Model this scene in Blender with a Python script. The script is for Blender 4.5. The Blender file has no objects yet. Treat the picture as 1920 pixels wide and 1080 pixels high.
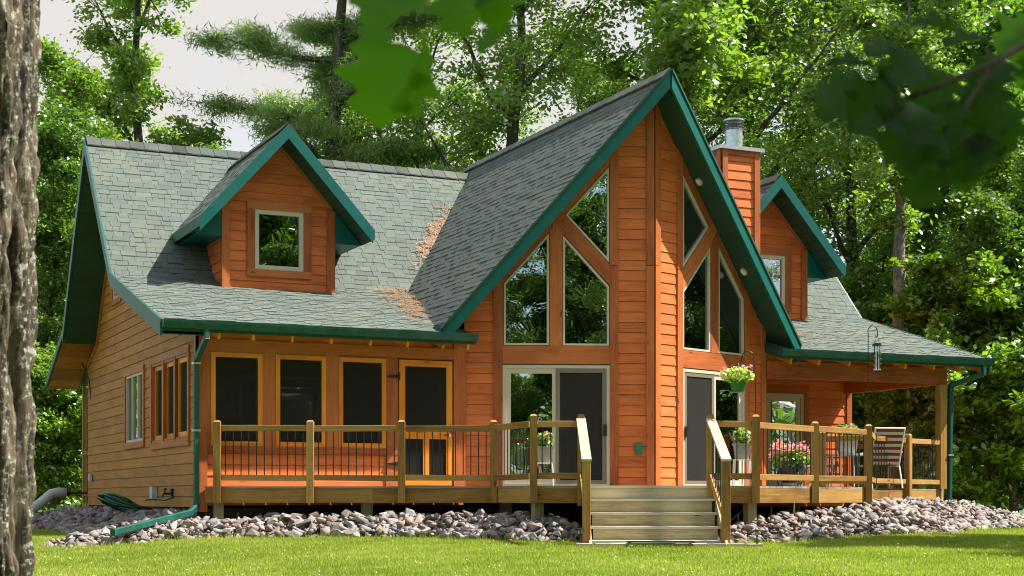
import bpy, math, random
import numpy as np
from mathutils import Vector, noise
random.seed(7); RNG = np.random.default_rng(7)
S = bpy.context.scene
COL = S.collection
# ---------------------------------------------------------------- camera, light, exposure
SUN = Vector((.79, -.34, 1.15)).normalized()
CAM = (-5.64, -23.29, 0.0)
YAW = math.radians(24.9)
cd = bpy.data.cameras.new('camera'); cam = bpy.data.objects.new('camera', cd); COL.objects.link(cam)
cam.location = CAM; cam.rotation_euler = (math.radians(90), 0, -YAW)
cd.sensor_width = 36; cd.lens = 55.2; cd.shift_y = 395 / 1920; cd.clip_end = 1000; cd.clip_start = .1
cd.dof.use_dof = True; cd.dof.focus_distance = 26; cd.dof.aperture_fstop = 8.5
S.camera = cam
W = bpy.data.worlds.new('World'); S.world = W; W.use_nodes = True
nt = W.node_tree; nt.nodes.clear()
def wn(t, **k):
    n = nt.nodes.new(t)
    for a, b in k.items(): setattr(n, a, b)
    return n
sky = wn('ShaderNodeTexSky', sky_type='NISHITA', sun_disc=False)
sky.sun_elevation = math.asin(SUN.z); sky.sun_rotation = math.atan2(SUN.x, SUN.y)
sky.air_density = 1.0; sky.dust_density = 1.5
bg = wn('ShaderNodeBackground'); bg.inputs[1].default_value = .12
wo = wn('ShaderNodeOutputWorld')
tc = wn('ShaderNodeTexCoord'); ns = wn('ShaderNodeTexNoise'); ns.inputs['Scale'].default_value = 1.7; ns.inputs['Detail'].default_value = 6
rp = wn('ShaderNodeValToRGB'); rp.color_ramp.elements[0].position = .40; rp.color_ramp.elements[0].color = (.15,.15,.15,1); rp.color_ramp.elements[1].position = .55
mx = wn('ShaderNodeMixRGB'); mx.inputs[2].default_value = (2.35, 2.26, 2.16, 1)
nt.links.new(tc.outputs['Generated'], ns.inputs['Vector']); nt.links.new(ns.outputs[0], rp.inputs[0])
nt.links.new(rp.outputs[0], mx.inputs[0]); nt.links.new(sky.outputs[0], mx.inputs[1]); nt.links.new(mx.outputs[0], bg.inputs[0]); nt.links.new(bg.outputs[0], wo.inputs[0])
sl = bpy.data.lights.new('sun', 'SUN'); sl.energy = 4.2; sl.angle = math.radians(.55); sl.color = (1, .93, .82)
so = bpy.data.objects.new('sun', sl); COL.objects.link(so); so.rotation_euler = SUN.to_track_quat('Z', 'Y').to_euler(); so.location = (20, -12, 30)
S.view_settings.view_transform = 'Standard'; S.view_settings.look = 'None'; S.view_settings.exposure = 1.55; S.view_settings.gamma = 1
S.render.engine = 'CYCLES'
S.cycles.max_bounces = 8; S.cycles.diffuse_bounces = 4; S.cycles.glossy_bounces = 4; S.cycles.transparent_max_bounces = 12
S.cycles.use_denoising = True; S.cycles.filter_width = 1.05

C_, S_ = math.cos(YAW), math.sin(YAW)
def fr(X, Z):                      # a spot given to the right of / in front of where the deck faces
    dx, dz = X + 4.693, Z - 23.5
    return (C_ * dx + S_ * dz, -S_ * dx + C_ * dz)
# ---------------------------------------------------------------- materials
MATS = {}
def mat(name):
    m = bpy.data.materials.new(name); m.use_nodes = True; m.node_tree.nodes.clear(); MATS[name] = m
    return m
class NB:
    def __init__(s, m): s.t = m.node_tree
    def n(s, t, ins=None, **k):
        o = s.t.nodes.new(t)
        for a, b in k.items(): setattr(o, a, b)
        for a, b in (ins or {}).items():
            if isinstance(b, tuple) and len(b) == 2 and hasattr(b[0], 'outputs'): s.t.links.new(b[0].outputs[b[1]], o.inputs[a])
            elif hasattr(b, 'outputs'): s.t.links.new(b.outputs[0], o.inputs[a])
            else: o.inputs[a].default_value = b
        return o
    def ramp(s, f, stops):
        o = s.t.nodes.new('ShaderNodeValToRGB'); s.t.links.new(f.outputs[0] if hasattr(f, 'outputs') else f, o.inputs[0])
        e = o.color_ramp.elements
        while len(e) < len(stops): e.new(.5)
        for i, (p, c) in enumerate(stops):
            e[i].position = p; e[i].color = (*c, 1) if len(c) == 3 else c
        return o
    def mix(s, f, a, b, mode='MIX'):
        return s.n('ShaderNodeMixRGB', {0: f, 1: a, 2: b}, blend_type=mode)
    def out(s, sh): s.n('ShaderNodeOutputMaterial', {0: sh})
def c4(c): return (*c, 1)
def wood(name, dark, mid, light, grain=1.0, rough=.55, knots=.6, bump=.25, cross=38, patch=.5, var=.26):
    m = mat(name); b = NB(m)
    uv = b.n('ShaderNodeUVMap'); 
    mp = b.n('ShaderNodeMapping', {0: uv, 3: (1.6, cross, 1)})
    wv = b.n('ShaderNodeTexNoise', {'Vector': mp, 'Scale': 1.0, 'Detail': 7.0, 'Roughness': .65, 'Distortion': .6})
    mp2 = b.n('ShaderNodeMapping', {0: uv, 3: (.9, 2.2, 1)})
    lo = b.n('ShaderNodeTexNoise', {'Vector': mp2, 'Scale': 1.3, 'Detail': 4.0, 'Roughness': .6})
    at = b.n('ShaderNodeAttribute', attribute_name='tone')
    s1 = b.n('ShaderNodeMath', {0: wv, 1: .55 * grain}, operation='MULTIPLY')
    s2 = b.n('ShaderNodeMath', {0: lo, 1: patch}, operation='MULTIPLY')
    s3 = b.n('ShaderNodeMath', {0: (at, 2), 1: var}, operation='MULTIPLY')
    s3 = b.n('ShaderNodeMath', {0: s3, 1: (.26 - var) / 2}, operation='ADD')
    a1 = b.n('ShaderNodeMath', {0: s1, 1: s2}, operation='ADD'); a2 = b.n('ShaderNodeMath', {0: a1, 1: s3}, operation='ADD')
    rm = b.ramp(a2, [(.42, dark), (.62, mid), (.86, light)])
    mp3 = b.n('ShaderNodeMapping', {0: uv, 3: (1.9, 5.5, 1)})
    vo = b.n('ShaderNodeTexVoronoi', {'Vector': mp3, 'Scale': 1.0, 'Randomness': 1.0})
    kr = b.ramp(vo, [(.055, (1, 1, 1)), (.13, (0, 0, 0))])
    km = b.n('ShaderNodeMath', {0: kr, 1: knots}, operation='MULTIPLY')
    cc = b.mix(km, rm, c4(tuple(x * .28 for x in dark)))
    bp = b.n('ShaderNodeBump', {'Height': wv, 'Strength': bump, 'Distance': .006})
    p = b.n('ShaderNodeBsdfPrincipled', {'Base Color': cc, 'Roughness': rough, 'Normal': bp})
    p.inputs['Specular IOR Level'].default_value = .3
    b.out(p); return m
wood('siding_stain', (.28,.058,.014), (.54,.130,.030), (.70,.21,.055), knots=.25, bump=.35, rough=.62, var=.10)
wood('siding_stain_shaded', (.17,.07,.018), (.36,.145,.028), (.50,.22,.05), knots=.25, bump=.35, rough=.65, var=.10)  # same stain on the left wall, its shade and warm bounce painted in
wood('trim_stain', (.18,.043,.013), (.36,.096,.026), (.48,.15,.042), knots=.7, bump=.2, rough=.5)
wood('frame_stain', (.44,.13,.012), (.66,.22,.02), (.80,.31,.04), knots=.6, bump=.15, rough=.4)
wood('deck_stain', (.13,.062,.015), (.29,.155,.038), (.44,.26,.08), knots=.8, bump=.3, rough=.6)
wood('step_wood', (.16,.13,.07), (.38,.33,.20), (.52,.47,.33), knots=.9, bump=.35, rough=.75)
wood('tread_wood', (.32,.28,.21), (.50,.46,.37), (.64,.60,.50), knots=.4, bump=.3, rough=.8)
wood('deck_board', (.13,.11,.08), (.24,.21,.16), (.34,.31,.25), knots=.4, bump=.3, rough=.8)
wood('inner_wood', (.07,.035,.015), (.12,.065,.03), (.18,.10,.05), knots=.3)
def plain(name, col, rough=.4, metal=0, var=.15, sc=6, spec=.5, bump=0):
    m = mat(name); b = NB(m)
    tc = b.n('ShaderNodeTexCoord'); n1 = b.n('ShaderNodeTexNoise', {'Vector': (tc, 3), 'Scale': float(sc), 'Detail': 5.0})
    rm = b.ramp(n1, [(.3, tuple(x * (1 - var) for x in col)), (.7, tuple(min(1, x * (1 + var)) for x in col))])
    ins = {'Base Color': rm, 'Roughness': rough, 'Metallic': metal}
    if bump: ins['Normal'] = b.n('ShaderNodeBump', {'Height': n1, 'Strength': bump, 'Distance': .01})
    p = b.n('ShaderNodeBsdfPrincipled', ins); p.inputs['Specular IOR Level'].default_value = spec
    b.out(p); return m
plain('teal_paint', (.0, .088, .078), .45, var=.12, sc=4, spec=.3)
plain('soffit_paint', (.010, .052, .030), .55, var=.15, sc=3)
plain('gutter_paint', (.008, .075, .060), .45, var=.28, spec=.35)
plain('vinyl', (.50, .46, .36), .4, var=.04)
plain('white_metal', (.75, .75, .72), .35, var=.05)
plain('grey_frame', (.17, .15, .12), .4, var=.05)
plain('black_metal', (.012, .012, .013), .35, var=.2, metal=.0)
plain('galvanised', (.55, .6, .62), .28, metal=.85, var=.15, sc=9)
plain('mesh_metal', (.12, .12, .12), .5, metal=.6)
plain('grey_plastic', (.50, .53, .53), .45, var=.1)
plain('hose_green', (.004, .075, .035), .35, var=.2)
plain('green_box', (.01, .13, .07), .5, var=.1)
plain('dark_room', (.03, .028, .025), .9)
plain('interior_wall', (.20, .17, .13), .8)
plain('soil', (.10, .075, .05), .95, var=.4, sc=5)
plain('paver', (.42, .33, .27), .9, var=.25, sc=4, bump=.3)
plain('mat_rubber', (.05, .06, .055), .9)
plain('curtain', (.42, .42, .36), .9)
plain('red_tag', (.5, .01, .02), .4)
plain('wire', (.02, .02, .02), .5)
plain('planter_box', (.30, .28, .24), .7, var=.2)
plain('pot_green', (.01, .14, .015), .4, var=.1)
plain('cloth_red', (.19, .02, .025), .85, var=.15, sc=30)
plain('cloth_white', (.50, .47, .42), .85, var=.06, sc=30)
plain('seed', (.20, .14, .08), .9, var=.6, sc=90)
def glass(name, refl, tint=(.55, .6, .58), bump=.35):
    m = mat(name); b = NB(m)
    tc = b.n('ShaderNodeTexCoord'); n1 = b.n('ShaderNodeTexNoise', {'Vector': (tc, 3), 'Scale': 1.7, 'Detail': 1.0})
    bp = b.n('ShaderNodeBump', {'Height': n1, 'Strength': bump, 'Distance': .006})
    gl = b.n('ShaderNodeBsdfGlossy', {'Color': (.9, .95, 1, 1), 'Roughness': .0, 'Normal': bp})
    tr = b.n('ShaderNodeBsdfTransparent', {0: c4(tint)})
    lw = b.n('ShaderNodeLayerWeight', {0: .35})
    f = b.n('ShaderNodeMapRange', {0: (lw, 0), 1: 0., 2: 1., 3: refl, 4: .95})
    b.out(b.n('ShaderNodeMixShader', {0: f, 1: tr, 2: gl})); return m
glass('window_glass', .30, (.42, .46, .44))
glass('lantern_glass', .15, (.7, .7, .7))
def screen(name, a, col):
    m = mat(name); b = NB(m)
    d = b.n('ShaderNodeBsdfDiffuse', {0: c4(col)}); tr = b.n('ShaderNodeBsdfTransparent')
    b.out(b.n('ShaderNodeMixShader', {0: a, 1: tr, 2: d})); return m
screen('insect_screen', .45, (.035, .035, .032))
screen('grey_screen', .55, (.045, .045, .043))
def shingle():
    m = mat('shingle'); b = NB(m)
    at = b.n('ShaderNodeAttribute', attribute_name='tone')
    tc = b.n('ShaderNodeTexCoord'); n1 = b.n('ShaderNodeTexNoise', {'Vector': (tc, 3), 'Scale': 220.0, 'Detail': 3.0})
    n2 = b.n('ShaderNodeTexNoise', {'Vector': (tc, 3), 'Scale': .8, 'Detail': 5.0, 'Roughness': .65})
    r = b.ramp((at.outputs[2]), [(0, (.024, .030, .029)), (.15, (.056, .074, .066)), (.5, (.086, .112, .097)), (1, (.118, .146, .124))])
    g = b.ramp(n1, [(.3, (.65, .65, .65)), (.7, (1.25, 1.25, 1.25))])
    x = b.mix(.8, r, g, 'MULTIPLY')
    mo = b.ramp(n2, [(.52, (0, 0, 0)), (.72, (.45, .45, .45))])
    x2 = b.mix(mo, x, (.15, .16, .10, 1))
    bp = b.n('ShaderNodeBump', {'Height': n1, 'Strength': .5, 'Distance': .003})
    p = b.n('ShaderNodeBsdfPrincipled', {'Base Color': x2, 'Roughness': .9, 'Normal': bp}); b.out(p)
shingle()
def leafmat(name, stops, trans=.35, gloss=.10, rough=.35):
    m = mat(name); b = NB(m)
    at = b.n('ShaderNodeAttribute', attribute_name='tone')
    oi = b.n('ShaderNodeObjectInfo')
    v = b.n('ShaderNodeMath', {0: (oi, 'Random'), 1: .22}, operation='MULTIPLY')
    v2 = b.n('ShaderNodeMath', {0: (at, 2), 1: .78}, operation='MULTIPLY')
    v3 = b.n('ShaderNodeMath', {0: v, 1: v2}, operation='ADD')
    r = b.ramp(v3, stops)
    d = b.n('ShaderNodeBsdfDiffuse', {0: r})
    tcol = b.mix(1.0, r, (1.25, 1.7, .35, 1), 'MULTIPLY')
    t = b.n('ShaderNodeBsdfTranslucent', {0: tcol})
    m1 = b.n('ShaderNodeMixShader', {0: trans, 1: d, 2: t})
    g = b.n('ShaderNodeBsdfGlossy', {0: (.8, .95, .9, 1), 'Roughness': rough})
    b.out(b.n('ShaderNodeMixShader', {0: gloss, 1: m1, 2: g})); return m
leafmat('leaf_oak', [(0, (.09, .14, .03)), (.5, (.21, .29, .06)), (1, (.38, .44, .14))], trans=.5)
leafmat('leaf_maple', [(0, (.08, .13, .015)), (.5, (.19, .28, .03)), (1, (.34, .42, .08))], trans=.45)
leafmat('leaf_dark', [(0, (.06, .11, .018)), (.5, (.13, .21, .03)), (1, (.25, .34, .06))], trans=.45)
leafmat('leaf_yellow', [(0, (.06, .11, .015)), (.5, (.13, .20, .03)), (1, (.22, .28, .06))], trans=.45)
leafmat('leaf_pine', [(0, (.13, .19, .05)), (.5, (.22, .29, .08)), (1, (.32, .38, .13))], trans=.5, gloss=.10, rough=.5)
leafmat('leaf_near', [(0, (.020, .048, .003)), (.5, (.05, .11, .005)), (1, (.12, .25, .008))], trans=.6, gloss=.015, rough=.5)
leafmat('grass_blade', [(0, (.13, .16, .02)), (.5, (.27, .30, .06)), (1, (.46, .42, .17))], trans=.45, gloss=.012, rough=.6)
leafmat('flower_leaf', [(0, (.08, .16, .02)), (.5, (.18, .30, .05)), (1, (.34, .45, .12))], trans=.35)
leafmat('petal_pink', [(0, (.62, .14, .26)), (.5, (.80, .34, .45)), (1, (.9, .62, .66))], trans=.2, gloss=.02)
leafmat('pale_leaf', [(0, (.22, .30, .06)), (.5, (.42, .50, .14)), (1, (.62, .66, .28))], trans=.3, gloss=.02)
leafmat('petal_pale', [(0, (.75, .52, .36)), (.5, (.82, .66, .48)), (1, (.85, .78, .6))], trans=.2, gloss=.02)
leafmat('clover', [(0, (.55, .52, .42)), (1, (.8, .76, .66))], trans=.3, gloss=.02)
leafmat('needle_litter', [(0, (.17, .085, .045)), (.5, (.30, .17, .10)), (1, (.42, .28, .18))], trans=.05, gloss=.03)
def bark(name, dark, light, lichen, lf=.5, sc=1.0):
    m = mat(name); b = NB(m)
    tc = b.n('ShaderNodeTexCoord'); mp = b.n('ShaderNodeMapping', {0: (tc, 3), 3: (14 * sc, 14 * sc, 2.2 * sc)})
    n1 = b.n('ShaderNodeTexNoise', {'Vector': mp, 'Scale': 1.0, 'Detail': 7.0, 'Roughness': .7})
    n2 = b.n('ShaderNodeTexNoise', {'Vector': (tc, 3), 'Scale': (38.0 if sc > 1.1 else 7.0), 'Detail': 9.0, 'Roughness': .72})
    r = b.ramp(n1, [(.35, dark), (.65, light)])
    lm = b.ramp(n2, [(.60 - .16 * lf, (0, 0, 0)), (.66 - .16 * lf, (1, 1, 1))])
    at = b.n('ShaderNodeAttribute', attribute_name='ridge')
    lm2 = b.n('ShaderNodeMath', {0: lm, 1: (at, 2)}, operation='MULTIPLY') if sc > 1.1 else b.n('ShaderNodeMath', {0: lm, 1: lf}, operation='MULTIPLY')
    x = b.mix(lm2, r, c4(lichen))
    bp = b.n('ShaderNodeBump', {'Height': n1, 'Strength': .8, 'Distance': .03})
    b.out(b.n('ShaderNodeBsdfPrincipled', {'Base Color': x, 'Roughness': .95, 'Normal': bp})); return m
bark('bark', (.035, .028, .020), (.12, .10, .075), (.20, .21, .17), .35)
bark('bark_pale', (.07, .06, .05), (.22, .20, .17), (.32, .33, .29), .6)
bark('bark_near', (.008, .006, .004), (.16, .125, .08), (.36, .37, .31), .45, 1.3)
def stone():
    m = mat('stone'); b = NB(m)
    at = b.n('ShaderNodeAttribute', attribute_name='tone'); oi = b.n('ShaderNodeObjectInfo')
    a = b.n('ShaderNodeMath', {0: (at, 2), 1: (oi, 'Random')}, operation='ADD'); f = b.n('ShaderNodeMath', {0: a}, operation='FRACT')
    r = b.ramp(f, [(0, (.13, .125, .13)), (.2, (.21, .19, .19)), (.38, (.30, .235, .21)), (.55, (.20, .13, .115)), (.7, (.24, .25, .26)), (.86, (.38, .33, .30)), (.93, (.25, .16, .10)), (1, (.16, .15, .16))])
    tc = b.n('ShaderNodeTexCoord'); n1 = b.n('ShaderNodeTexNoise', {'Vector': (tc, 3), 'Scale': 25.0, 'Detail': 6.0, 'Roughness': .7})
    g = b.ramp(n1, [(.3, (.6, .6, .6)), (.7, (1.3, 1.3, 1.3))])
    bp = b.n('ShaderNodeBump', {'Height': n1, 'Strength': .5, 'Distance': .012})
    b.out(b.n('ShaderNodeBsdfPrincipled', {'Base Color': b.mix(.8, r, g, 'MULTIPLY'), 'Roughness': .85, 'Normal': bp}))
stone()
def lawnmat():
    m = mat('lawn'); b = NB(m)
    tc = b.n('ShaderNodeTexCoord'); n1 = b.n('ShaderNodeTexNoise', {'Vector': (tc, 3), 'Scale': .5, 'Detail': 8.0, 'Roughness': .7}); n2 = b.n('ShaderNodeTexNoise', {'Vector': (tc, 3), 'Scale': 30.0, 'Detail': 5.0})
    r = b.ramp(n1, [(.3, (.10, .16, .02)), (.7, (.17, .23, .04))]); g = b.ramp(n2, [(.3, (.5, .5, .5)), (.7, (1.3, 1.3, 1.2))])
    b.out(b.n('ShaderNodeBsdfPrincipled', {'Base Color': b.mix(.8, r, g, 'MULTIPLY'), 'Roughness': .95}))
lawnmat()
plain('forest_floor', (.07, .10, .035), .95, var=.5, sc=2)
# ---------------------------------------------------------------- mesh builder
def props(o, label=None, cat=None, group=None, kind=None):
    if label: o['label'] = label
    if cat: o['category'] = cat
    if group: o['group'] = group
    if kind: o['kind'] = kind
    return o
def link(name, me, m, parent=None):
    o = bpy.data.objects.new(name, me); COL.objects.link(o)
    if m is not None and not me.materials: me.materials.append(MATS[m])
    if parent is not None: o.parent = parent
    return o
def thing(name, label, cat, loc=(0, 0, 0), group=None, rz=0):
    o = bpy.data.objects.new(name, None); COL.objects.link(o); o.location = loc; o.rotation_euler = (0, 0, rz); o.empty_display_size = .2
    return props(o, label, cat, group)
class MB:
    def __init__(s): s.v = []; s.f = []; s.uv = []; s.t = []
    def face(s, pts, axis=None, off=(0, 0), tone=.5, flip=False):
        if flip: pts = pts[::-1]
        i = len(s.v); s.v.extend([tuple(p) for p in pts]); s.f.append(list(range(i, i + len(pts))))
        P = [Vector(p) for p in pts]
        n = (P[1] - P[0]).cross(P[2] - P[0])
        if n.length < 1e-12 and len(P) > 3: n = (P[2] - P[0]).cross(P[3] - P[0])
        if n.length > 1e-12: n.normalize()
        a = Vector(axis) if axis is not None else Vector((0, 0, 1))
        a = a - n * a.dot(n)
        if a.length < .15: a = Vector((n.y, n.z, n.x)).cross(n)
        if a.length < 1e-6: a = Vector((1, 0, 0))
        a.normalize(); b = n.cross(a)
        for p in P: s.uv.append((p.dot(a) + off[0], p.dot(b) + off[1]))
        s.t.append(tone)
    def prism(s, A, B, axis=None, tone=None):      # A outer loop, B inner loop
        A = [Vector(p) for p in A]; B = [Vector(p) for p in B]; n = len(A)
        off = (random.random() * 50, random.random() * 50); tone = random.random() if tone is None else tone
        ca = sum(A, Vector()) / n; cb = sum(B, Vector()) / n
        nn = Vector()
        for i in range(n): nn += (A[i] - ca).cross(A[(i + 1) % n] - ca)
        if nn.dot(ca - cb) < 0: A = A[::-1]; B = B[::-1]
        s.face(A, axis, off, tone); s.face(B[::-1], axis, off, tone)
        for i in range(n):
            j = (i + 1) % n; s.face([A[j], A[i], B[i], B[j]], axis, off, tone)
        return s
    def box(s, p0, p1, axis=None, tone=None):
        (x0, y0, z0), (x1, y1, z1) = p0, p1
        if axis is None:
            d = [abs(x1 - x0), abs(y1 - y0), abs(z1 - z0)]; k = d.index(max(d)); axis = [0, 0, 0]; axis[k] = 1
        return s.prism([(x0, y0, z1), (x1, y0, z1), (x1, y1, z1), (x0, y1, z1)], [(x0, y0, z0), (x1, y0, z0), (x1, y1, z0), (x0, y1, z0)], axis, tone)
    def bar(s, a, b, w, h, up=(0, 0, 1), ch=0, tone=None):     # straight timber w wide, h high; ch: chamfer
        a = Vector(a); b = Vector(b); d = (b - a).normalized(); u = Vector(up); r = d.cross(u)
        if r.length < 1e-4: r = d.cross(Vector((1, 0, 0)))
        r.normalize(); u = r.cross(d).normalized()
        if ch:
            pr = [(-w/2+ch, -h/2), (w/2-ch, -h/2), (w/2, -h/2+ch), (w/2, h/2-ch), (w/2-ch, h/2), (-w/2+ch, h/2), (-w/2, h/2-ch), (-w/2, -h/2+ch)]
        else: pr = [(-w/2, -h/2), (w/2, -h/2), (w/2, h/2), (-w/2, h/2)]
        return s.prism([b + r * x + u * y for x, y in pr], [a + r * x + u * y for x, y in pr], d, tone)
    def tube(s, pts, rad, n=8, cap=True, tone=.5):
        pts = [Vector(p) for p in pts]; m = len(pts); rs = rad if hasattr(rad, '__len__') else [rad] * m
        rings = []; ref = Vector((.31, .17, .93)) 
        for i, p in enumerate(pts):
            d = (pts[min(i + 1, m - 1)] - pts[max(i - 1, 0)]).normalized()
            x = d.cross(ref)
            if x.length < .05: x = d.cross(Vector((1, 0, 0)))
            x.normalize(); y = d.cross(x)
            rings.append([p + (x * math.cos(k * 2 * math.pi / n) + y * math.sin(k * 2 * math.pi / n)) * rs[i] for k in range(n)])
        base = len(s.v)
        for r in rings: s.v.extend([tuple(q) for q in r])
        L = 0
        for i in range(m - 1):
            dl = (pts[i + 1] - pts[i]).length
            for k in range(n):
                k2 = (k + 1) % n
                s.f.append([base + i * n + k, base + i * n + k2, base + (i + 1) * n + k2, base + (i + 1) * n + k])
                s.uv += [(L, k / n), (L, (k + 1) / n), (L + dl, (k + 1) / n), (L + dl, k / n)]; s.t.append(tone)
            L += dl
        if cap:
            s.f.append([base + k for k in range(n)][::-1]); s.uv += [(0, 0)] * n; s.t.append(tone)
            s.f.append([base + (m - 1) * n + k for k in range(n)]); s.uv += [(0, 0)] * n; s.t.append(tone)
        return s
    def mesh(s, name, smooth=False):
        me = bpy.data.meshes.new(name); me.from_pydata(s.v, [], s.f)
        ul = me.uv_layers.new(name='UVMap'); ul.data.foreach_set('uv', np.array(s.uv, dtype=np.float32).ravel())
        at = me.attributes.new('tone', 'FLOAT', 'FACE'); at.data.foreach_set('value', np.array(s.t, dtype=np.float32))
        if smooth: me.polygons.foreach_set('use_smooth', [True] * len(s.f))
        return me
    def build(s, name, m, parent=None, smooth=False): return link(name, s.mesh(name, smooth), m, parent)
# convex clipping in 2D
def clip(P, a, b, c):
    R = []; n = len(P)
    for i in range(n):
        p, q = P[i], P[(i + 1) % n]; dp = a * p[0] + b * p[1] - c; dq = a * q[0] + b * q[1] - c
        if dp <= 1e-9: R.append(p)
        if (dp < -1e-9 and dq > 1e-9) or (dp > 1e-9 and dq < -1e-9):
            t = dp / (dp - dq); R.append((p[0] + (q[0] - p[0]) * t, p[1] + (q[1] - p[1]) * t))
    return R
def area(P): return .5 * sum(P[i][0] * P[(i + 1) % len(P)][1] - P[(i + 1) % len(P)][0] * P[i][1] for i in range(len(P))) if len(P) > 2 else 0
def ccw(P): return list(P) if area(P) > 0 else list(P)[::-1]
def edges(P):
    P = ccw(P)
    for i in range(len(P)):
        p, q = P[i], P[(i + 1) % len(P)]; a, b = q[1] - p[1], -(q[0] - p[0]); l = math.hypot(a, b) or 1
        yield a / l, b / l, (a * p[0] + b * p[1]) / l
def inter(P, Q):
    for a, b, c in edges(Q):
        P = clip(P, a, b, c)
        if len(P) < 3: return []
    return P if abs(area(P)) > 2e-5 else []
def subtract(P, H):
    out = []
    for a, b, c in edges(H):
        o = clip(P, -a, -b, -c)
        if len(o) > 2 and abs(area(o)) > 2e-5: out.append(o)
        P = clip(P, a, b, c)
        if len(P) < 3: return out
    return out
def inset(P, d):
    P = ccw(P); E = list(edges(P)); R = []
    for i in range(len(P)):
        a1, b1, c1 = E[i - 1]; a2, b2, c2 = E[i]; c1 -= d; c2 -= d
        det = a1 * b2 - a2 * b1; R.append(((c1 * b2 - c2 * b1) / det, (a1 * c2 - a2 * c1) / det))
    return R
class Wall:      # a vertical plane: O start, E end (x, y); t along, z up, outward normal to the right of O->E
    def __init__(s, O, E):
        s.O = Vector((O[0], O[1], 0)); d = Vector((E[0] - O[0], E[1] - O[1], 0)); s.L = d.length; s.d = d / s.L
        s.n = Vector((s.d.y, -s.d.x, 0))
    def p(s, t, z, o=0): q = s.O + s.d * t + s.n * o; q.z = z; return q
    def slab(s, mb, poly, o0, o1, axis=None, tone=None):
        return mb.prism([s.p(t, z, o1) for t, z in poly], [s.p(t, z, o0) for t, z in poly], axis or s.d, tone)
    def rect(s, mb, t0, t1, z0, z1, o0, o1, tone=None):
        return s.slab(mb, [(t0, z0), (t1, z0), (t1, z1), (t0, z1)], o0, o1, s.d if t1 - t0 > z1 - z0 else (0, 0, 1), tone)
    def trim(s, par, t0, t1, z0, z1, o=.035, m='trim_stain', name='trim_board', o0=0.0):
        return s.rect(MB(), t0, t1, z0, z1, o0, o).build(name, m, par)
    def bartrim(s, par, a, b, w, o=.035, m='trim_stain', name='trim_board', o0=0.0):
        d = Vector((b[0] - a[0], b[1] - a[1])).normalized(); q = Vector((-d.y, d.x)) * w / 2
        P = [(a[0] - q.x, a[1] - q.y), (b[0] - q.x, b[1] - q.y), (b[0] + q.x, b[1] + q.y), (a[0] + q.x, a[1] + q.y)]
        return s.slab(MB(), P, o0, o, s.d * d.x + Vector((0, 0, d.y))).build(name, m, par)
    def polytrim(s, par, P, ax, o=.035, m='trim_stain', name='trim_board', o0=0.0):
        return s.slab(MB(), P, o0, o, s.d * ax[0] + Vector((0, 0, ax[1]))).build(name, m, par)
    def ring(s, mb, P, w, o0, o1):
        P = ccw(P); Q = inset(P, w)
        for i in range(len(P)):
            j = (i + 1) % len(P); ax = s.d * (P[j][0] - P[i][0]) + Vector((0, 0, P[j][1] - P[i][1]))
            s.slab(mb, [P[i], P[j], Q[j], Q[i]], o0, o1, ax)
        return mb
    def siding(s, par, regions, holes=(), zb=-.13, pitch=.168, m='siding_stain'):
        z1 = max(p[1] for R in regions for p in R); z0 = min(p[1] for R in regions for p in R)
        k = math.floor((z0 - zb) / pitch)
        while zb + k * pitch < z1:
            a = zb + k * pitch; b = a + pitch; mb = MB(); tone = random.random(); k += 1
            cnt = 0
            for R in regions:
                P = clip(clip(ccw(R), 0, -1, -a), 0, 1, b - .008)
                if len(P) < 3 or abs(area(P)) < 4e-4: continue
                pcs = [P]
                for H in holes: pcs = [y for x in pcs for y in subtract(x, H)]
                for q in pcs:
                    f = lambda z: .019 - .013 * (z - a) / pitch
                    MB().prism([s.p(t, z, f(z)) for t, z in q], [s.p(t, z, 0) for t, z in q], s.d, tone).build('siding_board', m, par)
    def backing(s, par_name, parent, regions, holes=(), th=.1, m='interior_wall'):
        mb = MB()
        for R in regions:
            pcs = [ccw(R)]
            for H in holes: pcs = [y for x in pcs for y in subtract(x, H)]
            for q in pcs: s.slab(mb, q, -th, -.001)
        return mb.build(par_name, m, parent)
def R4(a, b, c, d): return [(a, c), (b, c), (b, d), (a, d)]
# ================================================================= GROUND
def gz(x, y):
    Z = S_ * (x - CAM[0]) + C_ * (y - CAM[1]); X = C_ * (x - CAM[0]) - S_ * (y - CAM[1])
    z = -.56 - .046 * max(0, 22.5 - Z) * (1 if Z > -10 else 1)
    z = max(z, -2.2)
    z += .02 * noise.noise(Vector((x * .25, y * .25, 0))) + (.25 * noise.noise(Vector((x * .05, y * .05, 3))) if Z > 45 or Z < -5 else 0)
    return z
def ground():
    xs = np.concatenate([np.linspace(-220, -22, 22), np.arange(-20, 36, .5), np.linspace(38, 240, 22)])
    ys = np.concatenate([np.linspace(-220, -32, 22), np.arange(-30, 30, .5), np.linspace(32, 240, 24)])
    v = [(x, y, gz(x, y)) for y in ys for x in xs]; n = len(xs)
    f = [(j * n + i, j * n + i + 1, (j + 1) * n + i + 1, (j + 1) * n + i) for j in range(len(ys) - 1) for i in range(n - 1)]
    me = bpy.data.meshes.new('ground'); me.from_pydata(v, [], f); me.materials.append(MATS['lawn']); me.materials.append(MATS['forest_floor'])
    mi = []
    for j in range(len(ys) - 1):
        for i in range(n - 1):
            x, y = xs[i], ys[j]; mi.append(0 if (-16 < x < 17.5 + 2 * math.sin(y * .4) and -40 < y < 14 + 1.5 * math.sin(x * .5)) else 1)
    me.polygons.foreach_set('material_index', mi)
    o = bpy.data.objects.new('ground', me); COL.objects.link(o); o['kind'] = 'structure'
ground()
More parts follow.
